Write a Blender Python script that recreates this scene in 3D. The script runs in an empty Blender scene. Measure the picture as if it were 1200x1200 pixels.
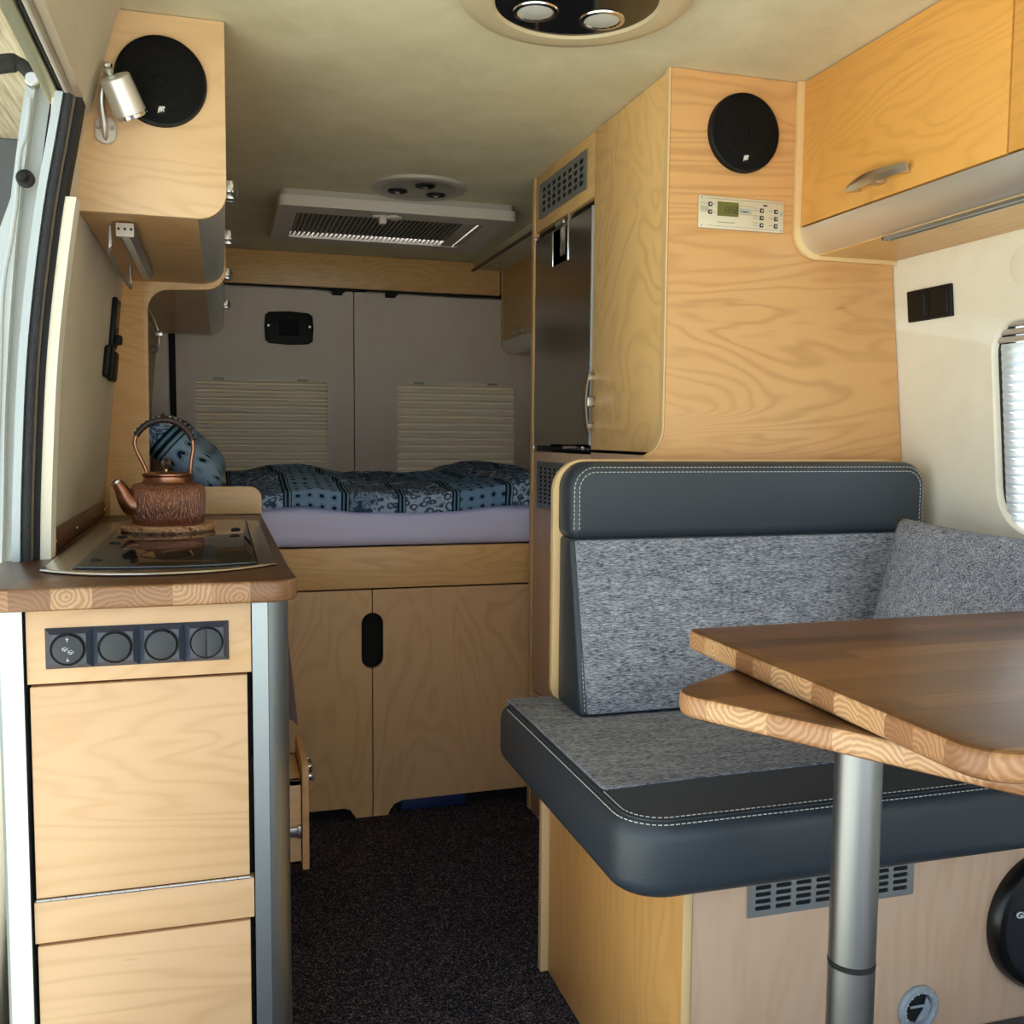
import bpy, bmesh, math, random
from mathutils import Vector, Matrix, noise
random.seed(7)
PI = math.pi
scene = bpy.context.scene
COL = scene.collection

# ------------------------------------------------------------------ materials
def srgb(r, g, b):
    f = lambda c: (c/255/12.92) if c/255 <= .04045 else ((c/255+.055)/1.055)**2.4
    return (f(r), f(g), f(b), 1)

class NT:
    """small helper around a node tree"""
    def __init__(s, name):
        s.m = bpy.data.materials.new(name); s.m.use_nodes = True
        s.t = s.m.node_tree; s.n = s.t.nodes; s.b = s.n['Principled BSDF']; s.out = s.n['Material Output']
    def add(s, typ, **kw):
        n = s.n.new(typ)
        for k, v in kw.items():
            if k.startswith('i_'): n.inputs[k[2:].replace('_', ' ')].default_value = v
            else: setattr(n, k, v)
        return n
    def link(s, a, b): s.t.links.new(a, b)
    def coord(s, scale=(1, 1, 1), rot=(0, 0, 0), loc=(0, 0, 0)):
        tc = s.add('ShaderNodeTexCoord'); mp = s.add('ShaderNodeMapping')
        mp.inputs['Scale'].default_value = scale; mp.inputs['Rotation'].default_value = rot; mp.inputs['Location'].default_value = loc
        s.link(tc.outputs['Object'], mp.inputs['Vector']); return mp.outputs['Vector']
    def noise(s, vec, scale, detail=3, rough=.5, dist=0):
        n = s.add('ShaderNodeTexNoise'); n.inputs['Scale'].default_value = scale
        n.inputs['Detail'].default_value = detail; n.inputs['Roughness'].default_value = rough; n.inputs['Distortion'].default_value = dist
        s.link(vec, n.inputs['Vector']); return n.outputs['Fac']
    def math(s, op, a, b=None, c=None):
        n = s.add('ShaderNodeMath', operation=op)
        for i, v in enumerate((a, b, c)):
            if v is None: continue
            if isinstance(v, (int, float)): n.inputs[i].default_value = v
            else: s.link(v, n.inputs[i])
        return n.outputs[0]
    def ramp(s, fac, stops, interp='LINEAR'):
        n = s.add('ShaderNodeValToRGB'); cr = n.color_ramp; cr.interpolation = interp
        while len(cr.elements) < len(stops): cr.elements.new(.5)
        for e, (p, c) in zip(cr.elements, stops): e.position = p; e.color = c
        s.link(fac, n.inputs['Fac']); return n.outputs['Color']
    def mix(s, fac, a, b, mode='MIX'):
        n = s.add('ShaderNodeMix', data_type='RGBA', blend_type=mode)
        for sock, v in ((n.inputs['Factor'], fac), (n.inputs['A'], a), (n.inputs['B'], b)) if False else ((n.inputs[0], fac), (n.inputs[6], a), (n.inputs[7], b)):
            if isinstance(v, (int, float, tuple)): sock.default_value = v
            else: s.link(v, sock)
        return n.outputs[2]
    def bump(s, h, strength=.3, dist=.002):
        n = s.add('ShaderNodeBump'); n.inputs['Strength'].default_value = strength; n.inputs['Distance'].default_value = dist
        s.link(h, n.inputs['Height']); s.link(n.outputs['Normal'], s.b.inputs['Normal'])
    def base(s, c):
        if isinstance(c, tuple): s.b.inputs['Base Color'].default_value = c
        else: s.link(c, s.b.inputs['Base Color'])
    def set(s, **kw):
        for k, v in kw.items(): s.b.inputs[k.replace('_', ' ')].default_value = v

def plain(name, col, rough=.5, metal=0, bump=None, spec=.5):
    t = NT(name); t.base(col); t.set(Roughness=rough, Metallic=metal); t.b.inputs['Specular IOR Level'].default_value = spec
    if bump:
        t.bump(t.noise(t.coord(), bump[0], 2), bump[1], bump[2] if len(bump) > 2 else .001)
    return t.m

def shade(c, k): return (c[0]*k, c[1]*k, c[2]*k, 1)

def birch(name, col, grain='X', k=.74, rings=9, rough=.38, off=0.0):
    t = NT(name)
    lo, hi = 1.5, 7.5
    if grain == 'W': lo, hi, grain = 4.2, 4.2, 'Z'
    sc = {'X': (lo, hi, hi), 'Y': (hi, lo, hi), 'Z': (hi, hi, lo)}[grain]
    v = t.coord(sc, loc=(off, off*1.7, off*.6))
    n = t.noise(v, .50, 3.6, .50, .55)
    s = t.math('SINE', t.math('MULTIPLY', n, rings*14))
    line = t.math('POWER', t.math('MULTIPLY_ADD', s, .5, .5), 2.6)
    fs = {'X': (5, 190, 190), 'Y': (190, 5, 190), 'Z': (190, 190, 5)}[grain]
    fib = t.noise(t.coord(fs), 1, 3, .6)
    patch = t.noise(t.coord((1.2, 1.2, 1.2), loc=(off, 3, 1)), 2.2, 3)
    amp = t.math('MULTIPLY', line, t.math('MULTIPLY_ADD', patch, 1.5, -.12))
    c1 = t.mix(t.math('MULTIPLY', amp, .68), col, (col[0]*k, col[1]*k*.9, col[2]*k*.78, 1))
    c2 = t.mix(t.math('MULTIPLY_ADD', fib, .5, -.1), c1, (col[0]*1.1, col[1]*1.1, col[2]*1.1, 1))
    # small dark flecks in the veneer
    fl = t.noise(t.coord({'X': (9, 60, 60), 'Y': (60, 9, 60), 'Z': (60, 60, 9)}[grain], loc=(off, 0, 2)), 1, 1)
    c3 = t.mix(t.ramp(fl, [(.77, (0, 0, 0, 1)), (.82, (.5, .5, .5, 1))]), c2, shade(col, .42))
    t.base(c3); t.set(Roughness=rough); t.b.inputs['Specular IOR Level'].default_value = .4
    t.bump(fib, .06, .0006)
    return t.m

def butcher(name, along='Y', w=.047, seglen=.42, tone=1.0, zc=0.0):
    """solid staves glued side by side, end grain with rings on the ends"""
    t = NT(name); tc = t.add('ShaderNodeTexCoord'); sep = t.add('ShaderNodeSeparateXYZ'); t.link(tc.outputs['Object'], sep.inputs[0])
    a, b = (sep.outputs['X'], sep.outputs['Y']) if along == 'Y' else (sep.outputs['Y'], sep.outputs['X'])
    idx = t.math('FLOOR', t.math('DIVIDE', a, w))
    wn = t.add('ShaderNodeTexWhiteNoise', noise_dimensions='1D'); t.link(idx, wn.inputs['W'])
    seg = t.math('FLOOR', t.math('ADD', t.math('DIVIDE', b, seglen), wn.outputs['Value']))
    cmb = t.add('ShaderNodeCombineXYZ'); t.link(idx, cmb.inputs[0]); t.link(seg, cmb.inputs[1])
    w2 = t.add('ShaderNodeTexWhiteNoise', noise_dimensions='3D'); t.link(cmb.outputs[0], w2.inputs['Vector'])
    K = lambda r, g, bb: shade(srgb(r, g, bb), tone)
    stave = t.ramp(w2.outputs['Value'], [(0, K(82, 54, 33)), (.35, K(100, 66, 40)), (.7, K(114, 77, 47)), (1, K(130, 92, 58))])
    sc = (70, 3, 70) if along == 'Y' else (3, 70, 70)
    fib = t.noise(t.coord(sc), 1, 4, .65, .3)
    top = t.mix(t.math('MULTIPLY', t.math('SUBTRACT', fib, .35), 1.4), stave, K(62, 38, 22))
    # end grain
    fr = t.math('SUBTRACT', t.math('FRACT', t.math('DIVIDE', a, w)), .5)
    sp = t.add('ShaderNodeSeparateColor'); t.link(w2.outputs['Color'], sp.inputs[0])
    dx = t.math('ADD', t.math('MULTIPLY', fr, w), t.math('MULTIPLY', t.math('SUBTRACT', sp.outputs[0], .5), .05))
    dz = t.math('ADD', t.math('SUBTRACT', sep.outputs['Z'], zc), t.math('MULTIPLY_ADD', sp.outputs[1], .07, -.045))
    r = t.math('SQRT', t.math('ADD', t.math('MULTIPLY', dx, dx), t.math('MULTIPLY', dz, dz)))
    r = t.math('ADD', r, t.math('MULTIPLY', t.noise(t.coord((38, 38, 38)), 1, 3), .016))
    ring = t.math('MULTIPLY_ADD', t.math('SINE', t.math('MULTIPLY', r, 950)), .5, .5)
    endc = t.ramp(sp.outputs[2], [(0, K(128, 88, 60)), (.5, K(176, 132, 94)), (1, K(204, 164, 122))])
    endm = t.mix(t.math('MULTIPLY', ring, .5), endc, K(112, 70, 42))
    ge = t.add('ShaderNodeNewGeometry'); tr = t.add('ShaderNodeVectorTransform', vector_type='NORMAL', convert_from='WORLD', convert_to='OBJECT')
    t.link(ge.outputs['True Normal'], tr.inputs[0]); sn = t.add('ShaderNodeSeparateXYZ'); t.link(tr.outputs[0], sn.inputs[0])
    f = t.math('ABSOLUTE', sn.outputs['Z'])
    face = t.ramp(f, [(.55, (1, 1, 1, 1)), (.85, (0, 0, 0, 1))])
    t.base(t.mix(face, top, endm)); t.set(Roughness=.33); t.b.inputs['Specular IOR Level'].default_value = .5
    t.bump(fib, .08, .0006)
    return t.m

def tweed(name, scale=1.0, light=(176, 180, 190), dark=(52, 56, 68)):
    t = NT(name)
    n1 = t.noise(t.coord((62*scale, 400*scale, 400*scale)), 1, 2, .6)
    n2 = t.noise(t.coord((380*scale, 620*scale, 620*scale)), 1, 1)
    n3 = t.noise(t.coord((18, 90, 90)), 1, 2)
    f = t.math('ADD', t.math('MULTIPLY', n1, .62), t.math('ADD', t.math('MULTIPLY', n2, .30), t.math('MULTIPLY', n3, .16)))
    c = t.ramp(f, [(.40, srgb(*dark)), (.52, srgb(122, 126, 140)), (.66, srgb(*light)), (.8, srgb(214, 216, 222))])
    t.base(c); t.set(Roughness=.95); t.b.inputs['Specular IOR Level'].default_value = .1
    t.bump(f, .5, .002); return t.m

def leather(name, col):
    t = NT(name); v = t.add('ShaderNodeTexVoronoi'); v.inputs['Scale'].default_value = 420
    t.link(t.coord(), v.inputs['Vector']); t.base(col); t.set(Roughness=.42); t.b.inputs['Specular IOR Level'].default_value = .5
    big = t.noise(t.coord((9, 9, 9)), 1, 2)
    t.bump(t.math('ADD', v.outputs['Distance'], t.math('MULTIPLY', big, 3.0)), .22, .0012); return t.m

def suede(name, c1, c2, rough=.9):
    t = NT(name); n = t.noise(t.coord((5, 5, 5)), 1, 6, .68, .3); f = t.noise(t.coord((160, 160, 160)), 1, 2)
    t.base(t.mix(t.ramp(n, [(.36, (0, 0, 0, 1)), (.64, (1, 1, 1, 1))]), c1, c2)); t.set(Roughness=rough); t.b.inputs['Specular IOR Level'].default_value = .15
    t.bump(f, .25, .001); return t.m

def brushed(name, col, rough=.3, axis='Z', amt=.12):
    t = NT(name); sc = {'X': (4, 500, 500), 'Y': (500, 4, 500), 'Z': (500, 500, 4)}[axis]
    n = t.noise(t.coord(sc), 1, 2); t.base(col); t.set(Metallic=1.0)
    t.link(t.math('MULTIPLY_ADD', n, amt, rough-amt/2), t.b.inputs['Roughness']); return t.m

def carpet_mat():
    t = NT('carpet'); v = t.add('ShaderNodeTexVoronoi'); v.inputs['Scale'].default_value = 400; t.link(t.coord(), v.inputs['Vector'])
    s = t.add('ShaderNodeSeparateColor'); t.link(v.outputs['Color'], s.inputs[0])
    c = t.ramp(s.outputs[0], [(0, srgb(30, 28, 34)), (.55, srgb(52, 49, 60)), (.8, srgb(88, 84, 96)), (.97, srgb(142, 140, 154))])
    t.base(c); t.set(Roughness=1); t.b.inputs['Specular IOR Level'].default_value = .05
    t.bump(t.math('SUBTRACT', 1.0, v.outputs['Distance']), .9, .005); return t.m

def quilt_mat():
    t = NT('paisley_cotton'); tc = t.add('ShaderNodeTexCoord')
    def rings(scale, freq, dist):
        mp = t.add('ShaderNodeMapping'); mp.inputs['Scale'].default_value = (scale, scale, scale); t.link(tc.outputs['UV'], mp.inputs['Vector'])
        nz = t.add('ShaderNodeTexNoise'); nz.inputs['Scale'].default_value = 2.2; t.link(mp.outputs[0], nz.inputs['Vector'])
        mx = t.add('ShaderNodeVectorMath', operation='MULTIPLY_ADD'); t.link(nz.outputs['Color'], mx.inputs[0]); mx.inputs[1].default_value = (dist,)*3; t.link(mp.outputs[0], mx.inputs[2])
        v = t.add('ShaderNodeTexVoronoi'); v.inputs['Scale'].default_value = 1.0; t.link(mx.outputs[0], v.inputs['Vector'])
        return t.math('MULTIPLY_ADD', t.math('SINE', t.math('MULTIPLY', v.outputs['Distance'], freq)), .5, .5), v.outputs['Color']
    r1, c1 = rings(13, 26, .9); r2, c2 = rings(46, 11, .5)
    sp = t.add('ShaderNodeSeparateColor'); t.link(c1, sp.inputs[0])
    A = t.ramp(r1, [(.05, srgb(74, 96, 128)), (.4, srgb(124, 158, 196)), (.7, srgb(190, 212, 238)), (1, srgb(112, 142, 180))])
    B = t.ramp(r2, [(.07, srgb(76, 100, 134)), (.45, srgb(150, 184, 222)), (.85, srgb(214, 228, 244))])
    big = t.ramp(sp.outputs[1], [(.45, (0, 0, 0, 1)), (.55, (1, 1, 1, 1))])
    C = t.mix(big, A, B)
    # patchwork blocks and printed border bands along the front edge
    su = t.add('ShaderNodeSeparateXYZ'); t.link(tc.outputs['UV'], su.inputs[0])
    blk = t.add('ShaderNodeTexWhiteNoise', noise_dimensions='1D'); t.link(t.math('FLOOR', t.math('MULTIPLY', su.outputs[0], 6.2)), blk.inputs['W'])
    tint = t.ramp(blk.outputs['Value'], [(0, srgb(144, 184, 222)), (.4, srgb(196, 222, 244)), (.6, srgb(150, 184, 220)), (1, srgb(184, 212, 238))])
    dots = t.add('ShaderNodeTexVoronoi', feature='F1'); dots.inputs['Randomness'].default_value = .12; dots.inputs['Scale'].default_value = 30
    t.link(tc.outputs['UV'], dots.inputs['Vector'])
    dm = t.ramp(dots.outputs['Distance'], [(.16, (1, 1, 1, 1)), (.22, (0, 0, 0, 1)), (.27, (.55,)*3+(1,)), (.33, (0, 0, 0, 1))])
    plainblk = t.mix(dm, tint, srgb(26, 52, 78))
    isp = t.ramp(blk.outputs['Value'], [(.35, (1, 1, 1, 1)), (.38, (0, 0, 0, 1))])
    D = t.mix(isp, C, plainblk)
    bands = t.math('FRACT', t.math('MULTIPLY', su.outputs[0], 6.2))
    st = t.ramp(bands, [(.0, srgb(24, 40, 60)), (.03, srgb(120, 160, 180)), (.06, srgb(24, 44, 66)), (.10, srgb(150, 180, 194)), (.13, srgb(40, 70, 96))], 'CONSTANT')
    D = t.mix(t.math('LESS_THAN', bands, .15), D, st)
    t.base(D); t.set(Roughness=.85); t.b.inputs['Specular IOR Level'].default_value = .15
    t.bump(t.noise(t.coord((40, 40, 40)), 1, 3), .3, .002); return t.m

W0 = srgb(224, 188, 146)
M = dict(
    birchX=birch('birch_ply_lying_grain', W0, 'X'),
    birchK=birch('birch_ply_kitchen_dimmed', srgb(212, 174, 134), 'X', off=2.6, rings=10, k=.78),  # same birch, toned down in colour to offset strong light on this front
    birchX2=birch('birch_ply_lying_grain_b', srgb(220, 176, 120), 'X', off=4.3, rings=12),
    birchZ=birch('birch_ply_standing_grain', srgb(214, 174, 126), 'Z', off=1.4),
    birchY=birch('birch_ply_deep_grain', srgb(222, 182, 122), 'Y', off=2.2, rings=11),
    birchO=birch('birch_ply_oiled', srgb(226, 168, 88), 'Y', off=7.7, rings=13, k=.72),
    birchC=birch('birch_ply_column', srgb(214, 166, 112), 'X', off=9.1, rings=13, k=.7),
    maple=birch('pale_maple_laminate', srgb(206, 174, 150), 'Z', off=5.2, rings=7, k=.84),
    ply=plain('ply_edge', srgb(226, 192, 140), .5, bump=(90, .2)),
    plydark=plain('ply_edge_brown', srgb(150, 108, 66), .5),
    counter=butcher('acacia_staves_deep', 'Y', .052, .5, .86),
    table=butcher('acacia_staves_across', 'X', .045, .6, 1.28, .645),
    tablelow=butcher('acacia_staves_swivel', 'X', .07, .3, 1.3, .612),
    walnut=plain('walnut_strip', srgb(98, 62, 44), .4, bump=(60, .2)),
    tweed=tweed('grey_tweed', 1.5), tweed2=tweed('grey_tweed_loose', 1.15),
    leather=leather('blue_grey_leather', srgb(47, 56, 66)),
    suede=suede('cream_suede', srgb(234, 228, 210), srgb(242, 236, 222)),
    ceil=suede('beige_suede', srgb(212, 204, 172), srgb(226, 219, 190)),
    wallp=suede('beige_wall_felt', srgb(206, 194, 172), srgb(214, 202, 180)),
    doorfelt=suede('grey_beige_felt', srgb(228, 211, 198), srgb(233, 218, 206)),
    alu=brushed('satin_aluminium', (.40, .44, .47, 1), .4, 'Z', .1),
    aluY=brushed('satin_aluminium_long', (.80, .81, .80, 1), .5, 'Y', .08),
    steel=brushed('brushed_steel', (.44, .41, .38, 1), .2, 'Z', .05),
    chrome=plain('chrome', (.75, .75, .75, 1), .12, 1),
    nickel=plain('satin_nickel', (.58, .56, .53, 1), .32, 1),
    grilleg=plain('anodised_grille', (.36, .38, .41, 1), .45, .8),
    black=plain('black_plastic', srgb(13, 13, 14), .55, spec=.3),
    blackmesh=None,
    void=plain('dark_cavity', (.006, .006, .006, 1), .9),
    rubber=plain('black_rubber', srgb(24, 24, 26), .8),
    anthr=plain('anthracite_switch_plastic', srgb(56, 62, 76), .36),
    anthr2=plain('anthracite_button', srgb(46, 49, 57), .5),
    white=plain('white_plastic', srgb(204, 194, 184), .45),
    offwhite=plain('greyed_plastic', srgb(176, 168, 158), .5),
    paint=plain('white_car_paint', srgb(176, 186, 193), .35),
    glass=plain('black_hob_glass', (.012, .011, .010, 1), .05, spec=.8),
    hobsteel=plain('hob_steel', (.50, .47, .44, 1), .22, 1),
    cork=None, copper=None,
    wrap=plain('dark_leather_wrap', srgb(48, 30, 28), .5, bump=(300, .5)),
    brass=plain('brass', (.7, .5, .22, 1), .25, 1),
    bronze=plain('dark_bronze', (.18, .12, .10, 1), .3, 1),
    lilac=None,
    quilt=quilt_mat(),
    carpet=carpet_mat(),
    stitch=plain('pale_thread', srgb(206, 208, 206), .8),
    blind=None, rearblind=None,
    greyp=plain('grey_vent_plastic', srgb(150, 160, 172), .4),
    lcd=plain('lcd_olive', srgb(104, 108, 58), .3),
    panelalu=plain('panel_aluminium', srgb(214, 206, 184), .4, .2),
    ink=plain('ink', srgb(30, 30, 30), .6),
    whiteink=plain('white_print', srgb(225, 228, 232), .6),
    lampglass=plain('frosted_lens', srgb(192, 194, 188), .3),
    shinyblack=plain('polished_black_glass', (.01, .01, .012, 1), .06, spec=.8),
    felt=plain('grey_pile', srgb(62, 64, 68), 1, bump=(700, 1, .004)),
    towel=plain('lilac_towel', srgb(176, 172, 196), .95, bump=(260, .8, .003)),
    blue=plain('blue_crate', srgb(24, 40, 92), .5),
    pod=plain('grey_podium_carpet', srgb(86, 86, 96), 1, bump=(500, .9, .004)),
)
def mesh_grille_mat():
    t = NT('perforated_black_grille'); v = t.add('ShaderNodeTexVoronoi'); v.inputs['Scale'].default_value = 480; v.inputs['Randomness'].default_value = 0
    t.link(t.coord(), v.inputs['Vector']); c = t.ramp(v.outputs['Distance'], [(.35, srgb(4, 4, 4)), (.55, srgb(18, 18, 19))]); t.base(c); t.set(Roughness=.7); t.b.inputs['Specular IOR Level'].default_value = .15; t.bump(v.outputs['Distance'], .5, .001); return t.m
M['blackmesh'] = mesh_grille_mat()
def cork_mat():
    t = NT('cork'); v = t.add('ShaderNodeTexVoronoi'); v.inputs['Scale'].default_value = 190; t.link(t.coord(), v.inputs['Vector'])
    s = t.add('ShaderNodeSeparateColor'); t.link(v.outputs['Color'], s.inputs[0])
    t.base(t.ramp(s.outputs[0], [(0, srgb(112, 74, 52)), (.3, srgb(176, 130, 96)), (1, srgb(206, 166, 130))])); t.set(Roughness=.95); t.bump(v.outputs['Distance'], .6, .002); return t.m
M['cork'] = cork_mat()
def copper_mat(name, hammered):
    t = NT(name); t.set(Metallic=1.0, Roughness=.30)
    n = t.noise(t.coord((520, 520, 70)), 1, 2, .5, .4)
    big = t.noise(t.coord((12, 12, 12)), 1, 3)
    t.base(t.mix(big, (.30, .135, .085, 1), (.44, .21, .14, 1)))
    if hammered: t.bump(n, 1.0, .005)
    return t.m
M['copper'] = copper_mat('hammered_copper', True); M['coppers'] = copper_mat('smooth_copper', False)
def cloth(name, col):
    t = NT(name); t.base(col); t.set(Roughness=.9); t.b.inputs['Specular IOR Level'].default_value = .1
    t.bump(t.noise(t.coord((7, 30, 30)), 1, 4), .35, .008); return t.m
M['lilac'] = cloth('lilac_sheet', srgb(206, 204, 236))
def translucent(name, col, f=.5):
    t = NT(name); t.base(col); t.set(Roughness=.9)
    tr = t.add('ShaderNodeBsdfTranslucent'); tr.inputs['Color'].default_value = col
    mx = t.add('ShaderNodeMixShader'); mx.inputs[0].default_value = f
    t.link(t.b.outputs[0], mx.inputs[1]); t.link(tr.outputs[0], mx.inputs[2]); t.link(mx.outputs[0], t.out.inputs['Surface']); return t.m
M['blind'] = translucent('white_pleated_cloth', srgb(232, 238, 244), .34)
M['rearblind'] = translucent('grey_pleat', srgb(224, 212, 192), .03)
M['sky'] = translucent('frosted_rooflight_pane', srgb(245, 245, 245), .9)
def boards():
    t = NT('weathered_boards'); n = t.noise(t.coord((60, 3, 3), rot=(0, .5, 0)), 1, 4, .6)
    t.base(t.ramp(n, [(.3, srgb(150, 134, 108)), (.7, srgb(206, 196, 172))])); t.set(Roughness=.9); return t.m
M['boards'] = boards()
def ground():
    t = NT('pale_gravel'); n = t.noise(t.coord((1, 1, 1)), 3, 5)
    t.base(t.mix(n, srgb(194, 194, 172), srgb(212, 212, 200))); t.set(Roughness=1); return t.m
M['ground'] = ground()

# ------------------------------------------------------------------ mesh helpers (all in world coordinates)
def merge(dst, src):
    me = bpy.data.meshes.new('tmp'); src.to_mesh(me); src.free(); dst.from_mesh(me); bpy.data.meshes.remove(me); return dst
def new(): return bmesh.new()
def bevel(bm, w, seg=2, edges=None):
    if w > 0: bmesh.ops.bevel(bm, geom=edges or bm.edges[:], offset=w, segments=seg, profile=.5, affect='EDGES', clamp_overlap=True)
    return bm
def hexa(pts, bev=0, seg=2):
    """8 points: 4 low (ccw) then 4 high"""
    bm = new(); v = [bm.verts.new(p) for p in pts]
    for f in ((3, 2, 1, 0), (4, 5, 6, 7), (0, 1, 5, 4), (1, 2, 6, 5), (2, 3, 7, 6), (3, 0, 4, 7)): bm.faces.new([v[i] for i in f])
    bmesh.ops.recalc_face_normals(bm, faces=bm.faces[:]); return bevel(bm, bev, seg)
def box(x0, x1, y0, y1, z0, z1, bev=0, seg=2):
    return hexa([(x0, y0, z0), (x1, y0, z0), (x1, y1, z0), (x0, y1, z0), (x0, y0, z1), (x1, y0, z1), (x1, y1, z1), (x0, y1, z1)], bev, seg)
def boxes(*bs, bev=0, seg=2):
    bm = new()
    for b in bs: merge(bm, box(*b, bev, seg))
    return bm
MAP = {'XY': lambda a, b, c: (a, b, c), 'XZ': lambda a, b, c: (a, c, b), 'YZ': lambda a, b, c: (c, a, b)}
def prism(out, plane, lo, hi, bev=0, seg=2):
    bm = new(); f = MAP[plane]
    lo_v = [bm.verts.new(f(a, b, lo)) for a, b in out]; hi_v = [bm.verts.new(f(a, b, hi)) for a, b in out]
    n = len(out); bm.faces.new(lo_v[::-1]); bm.faces.new(hi_v)
    for i in range(n): bm.faces.new((lo_v[i], lo_v[(i+1) % n], hi_v[(i+1) % n], hi_v[i]))
    bmesh.ops.recalc_face_normals(bm, faces=bm.faces[:])
    if bev:
        s = set(lo_v), set(hi_v)
        ed = [e for e in bm.edges if (e.verts[0] in s[0] and e.verts[1] in s[0]) or (e.verts[0] in s[1] and e.verts[1] in s[1])]
        bevel(bm, bev, seg, ed)
    return bm
def arc(cx, cy, r, a0, a1, n=8): return [(cx+r*math.cos(math.radians(a0+(a1-a0)*i/n)), cy+r*math.sin(math.radians(a0+(a1-a0)*i/n))) for i in range(n+1)]
def rrect(a0, a1, b0, b1, r, n=6):
    """r: one radius or (bl, br, tr, tl)"""
    if not isinstance(r, (tuple, list)): r = (r,)*4
    o = []
    for (cx, cy, s), rr in zip(((a0, b0, 180), (a1, b0, 270), (a1, b1, 0), (a0, b1, 90)), r):
        if rr <= 0: o.append((cx, cy)); continue
        x = cx+rr if cx == a0 else cx-rr; y = cy+rr if cy == b0 else cy-rr
        o += arc(x, y, rr, s, s+90, n)
    return o
def fillpoly(outer, holes, f):
    """flat face with holes; f maps 2D to 3D"""
    bm = new(); ed = []; loops = []
    for lp in [outer]+holes:
        v = [bm.verts.new((a, b, 0)) for a, b in lp]; loops.append(v)
        for i in range(len(v)): ed.append(bm.edges.new((v[i], v[(i+1) % len(v)])))
    bmesh.ops.triangle_fill(bm, use_beauty=True, use_dissolve=False, edges=ed)
    for v in bm.verts: v.co = Vector(f(v.co.x, v.co.y))
    bmesh.ops.recalc_face_normals(bm, faces=bm.faces[:]); return bm, loops
def holed(outer, holes, plane, lo, hi):
    """a plate with real holes through it"""
    bm, _ = fillpoly(outer, holes, lambda a, b: MAP[plane](a, b, lo))
    g = bmesh.ops.extrude_face_region(bm, geom=bm.faces[:])
    d = Vector(MAP[plane](0, 0, hi-lo))
    for v in g['geom']:
        if isinstance(v, bmesh.types.BMVert): v.co += d
    bmesh.ops.recalc_face_normals(bm, faces=bm.faces[:]); return bm
def lathe(prof, c, axis='Z', n=40):
    bm = new(); rows = []
    fr = {'Z': lambda r, h, a: (r*math.cos(a), r*math.sin(a), h), 'Y': lambda r, h, a: (r*math.cos(a), h, r*math.sin(a)), 'X': lambda r, h, a: (h, r*math.cos(a), r*math.sin(a))}[axis]
    for r, h in prof:
        if r < 1e-6: rows.append([bm.verts.new(Vector(c)+Vector(fr(0, h, 0)))])
        else: rows.append([bm.verts.new(Vector(c)+Vector(fr(r, h, 2*PI*i/n))) for i in range(n)])
    for A, B in zip(rows, rows[1:]):
        for i in range(n):
            j = (i+1) % n
            if len(A) == 1 and len(B) == 1: continue
            if len(A) == 1: bm.faces.new((A[0], B[i], B[j]))
            elif len(B) == 1: bm.faces.new((A[i], A[j], B[0]))
            else: bm.faces.new((A[i], A[j], B[j], B[i]))
    bmesh.ops.recalc_face_normals(bm, faces=bm.faces[:]); return bm
def disc(c, r, h, axis='Y', n=40, bev=.002):
    return lathe([(0, 0), (r-bev, 0), (r, bev), (r, h-bev), (r-bev, h), (0, h)], c, axis, n)
def tube(pts, r, n=10, closed=False):
    bm = new(); P = [Vector(p) for p in pts]; k = len(P); R = r if isinstance(r, (list, tuple)) else [r]*k; rows = []; up = None
    for i in range(k):
        t = (P[(i+1) % k]-P[(i-1) % k]) if closed else (P[min(i+1, k-1)]-P[max(i-1, 0)])
        t.normalize()
        if up is None:
            up = Vector((0, 0, 1)) if abs(t.z) < .9 else Vector((1, 0, 0))
        a = (up - t*up.dot(t)).normalized(); b = t.cross(a); up = a
        rows.append([bm.verts.new(P[i]+a*R[i]*math.cos(2*PI*j/n)+b*R[i]*math.sin(2*PI*j/n)) for j in range(n)])
    for i in range(k if closed else k-1):
        A, B = rows[i], rows[(i+1) % k]
        for j in range(n): bm.faces.new((A[j], A[(j+1) % n], B[(j+1) % n], B[j]))
    if not closed:
        bm.faces.new(rows[0][::-1]); bm.faces.new(rows[-1])
    bmesh.ops.recalc_face_normals(bm, faces=bm.faces[:]); return bm
def smooth_path(pts, n=8):
    P = [Vector(p) for p in pts]; out = []
    for i in range(len(P)-1):
        p0, p1, p2, p3 = P[max(i-1, 0)], P[i], P[i+1], P[min(i+2, len(P)-1)]
        for k in range(n):
            t = k/n; out.append(.5*((2*p1)+(p2-p0)*t+(2*p0-5*p1+4*p2-p3)*t*t+(3*p1-p0-3*p2+p3)*t**3))
    out.append(P[-1]); return out
def dashes(path, r=.00075, dash=.0055, gap=.003):
    """a stitched seam: short threads along a path"""
    bm = new(); P = [Vector(p) for p in path]; d = 0; L = [0]
    for a, b in zip(P, P[1:]): L.append(L[-1]+(b-a).length)
    def pt(s):
        for i in range(len(P)-1):
            if s <= L[i+1]: return P[i].lerp(P[i+1], (s-L[i])/max(1e-9, L[i+1]-L[i]))
        return P[-1]
    while d+dash < L[-1]:
        merge(bm, tube([pt(d), pt(d+dash*.5), pt(d+dash)], r, 5)); d += dash+gap
    return bm
def place(bm, Mx): bmesh.ops.transform(bm, matrix=Mx, verts=bm.verts[:]); return bm

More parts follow.
